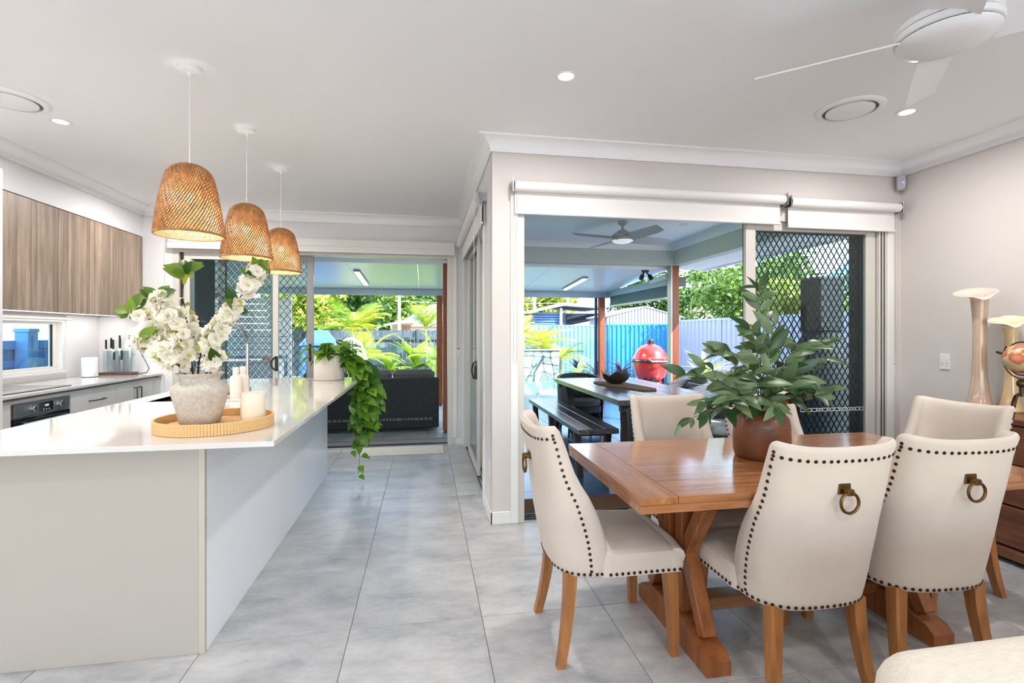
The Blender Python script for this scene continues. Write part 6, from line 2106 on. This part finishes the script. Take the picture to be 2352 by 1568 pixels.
blades('broad-leaved plant in the bed behind the egg chair', 'broadleaf_plant', -1.20, 17.6, -.2, 16, .85, .26, M_banana, 31, .8, .25, droop=.6)
blades('tall banana-like plant beside the paling fence', 'broadleaf_plant', -.28, 17.9, -.2, 15, 1.15, .40, M_banana, 32, .72, .45, droop=.55)
blades('spiky bronze bromeliad between two broad-leaved plants', 'bromeliad_plant', -.72, 17.3, -.2, 30, .55, .09, M_bromy, 33, 1.3, .05, droop=.2)
blades('low green plant at the pale garden edging', 'low_plant', .3, 17.4, -.2, 20, .4, .12, M_banana, 34, 1.2, .05)
blades('small feathery shrub outside the low kitchen window', 'window_shrub', -4.2, 6.3, .55, 30, .32, .05, leaf_mat('blue_green_leaf', (40, 110, 120), (110, 180, 160), trans=.2), 35, .9, .25)
MB().tube([(-4.2, 6.3, -.2), (-4.2, 6.3, .6)], .02, 6).build('stem', M_trk, [o for o in bpy.data.objects if o.name.startswith('window_shrub')][0])

# leafy trees: crown of many small leaves in clumps, with trunk
def tree(label, x, y, z0, zc, rx, ry, rz, n, m, leaf, seed, group='garden trees', trunk=.12, bright=None):
    t = thing('garden_tree', label, 'tree', (x, y, z0), 0, group)
    r = random.Random(seed)
    MB().tube([(x, y, z0), (x + .1, y, (z0 + zc) / 2), (x, y, zc)], [trunk, trunk * .8, trunk * .4], 8).build('trunk', mat('tree_bark', (96, 84, 70), .9), t)
    cl = []
    for k in range(46):
        a = r.uniform(0, 2 * PI); el = math.asin(r.uniform(-1, 1)); f = r.uniform(.45, 1.0)
        cl.append((Vector((x + rx * f * math.cos(a) * math.cos(el), y + ry * f * math.sin(a) * math.cos(el), zc + rz * f * math.sin(el))), r.uniform(.22, .42) * min(rx, rz)))
    b = MB()
    for i in range(n):
        c, cr = cl[r.randrange(len(cl))]
        p = c + Vector((r.gauss(0, .5), r.gauss(0, .5), r.gauss(0, .45))) * cr
        d = Vector((r.uniform(-1, 1), r.uniform(-1, 1), r.uniform(-.9, .5))).normalized()
        s_ = d.cross(Vector((r.uniform(-1, 1), r.uniform(-1, 1), r.uniform(-1, 1)))).normalized() * leaf * .28
        L = leaf * r.uniform(.7, 1.2)
        b.add([p, p + d * L * .5 + s_, p + d * L, p + d * L * .5 - s_], [(0, 1, 2, 3)])
    b.build('crown', m, t, smooth=False, normals=False, stuff=True)
    return t
M_tr1 = leaf_mat('tree_dark', (28, 62, 22), (78, 120, 44), trans=.3)
M_tr2 = leaf_mat('tree_bright', (92, 130, 30), (206, 208, 90), trans=.35)
M_tr3 = leaf_mat('tree_mid', (52, 96, 34), (140, 168, 72), trans=.3)
tree('dense leafy tree rising above the pale side fence', 8.9, 12.6, -.2, 2.3, 1.5, 2.2, 1.7, 9000, M_tr3, .15, 51)
tree('bright yellow-green shrub spilling over the pale side fence', 7.9, 9.6, -.2, 1.75, .8, 1.3, .7, 4500, M_tr2, .15, 52)
tree('dark tree beyond the corner of the pale side fence', 12.6, 17.6, -.2, 2.6, 1.8, 1.5, 1.7, 6000, M_tr1, .17, 53)
tree('leafy tree behind the grille leaf of the dining door', 10.3, 8.6, -.2, 2.4, 1.3, 1.6, 1.4, 4000, M_tr3, .18, 54)
tree('yellow-green tree behind the house with slat wall', 8.2, 33, -.2, 3.5, 2.6, 2.0, 1.5, 6000, M_tr2, .28, 55)
tree('dark tree behind the shed and blue fence', 13.2, 27, -.2, 3.2, 3.2, 2.0, 1.8, 6000, M_tr1, .26, 56)
tree('dark broad tree beyond the covered barbecue', -4.1, 22.2, -.2, 2.9, 2.3, 1.6, 1.9, 8000, M_tr1, .22, 57)
tree('bright leafy branches of a tree beside the grille door', -4.0, 18.0, -.2, 2.6, 1.1, 1.0, 1.1, 3200, M_tr2, .22, 58)
tree('mid-green tree behind the power pole', -2.8, 40, -.2, 3.1, 3.2, 2.0, 2.6, 9000, M_tr3, .40, 59)
tree('mid-green tree behind the white roofed house', 3.9, 42, -.2, 3.3, 2.9, 2.0, 2.6, 8000, M_tr3, .40, 60)
tree('dark tree filling the gap behind the tall golden palm', -5.2, 28, -.2, 3.2, 2.4, 2.0, 2.6, 7000, M_tr1, .28, 61)
tree('mid-green tree in the gap beside the power pole', -.3, 48, -.2, 3.6, 3.6, 1.5, 3.2, 8000, M_tr1, .45, 63)
tree('low yellow tree beyond the pool palms', 4.9, 38.5, -.2, 2.9, 1.5, 1.2, 1.5, 4000, M_tr2, .26, 62)
for x in (6.2, 8.2, 8.9):
    t = MB().tube([(x, 28.2, -.2), (x + .1, 28.2, 5)], [.12, .07], 8).build('tree_trunk_pale', mat('pale_trunk', (220, 218, 214), .8))
    tag(t, 'slim pale gum trunk behind the house with slat wall', 'tree trunk', 'pale gum trunks')
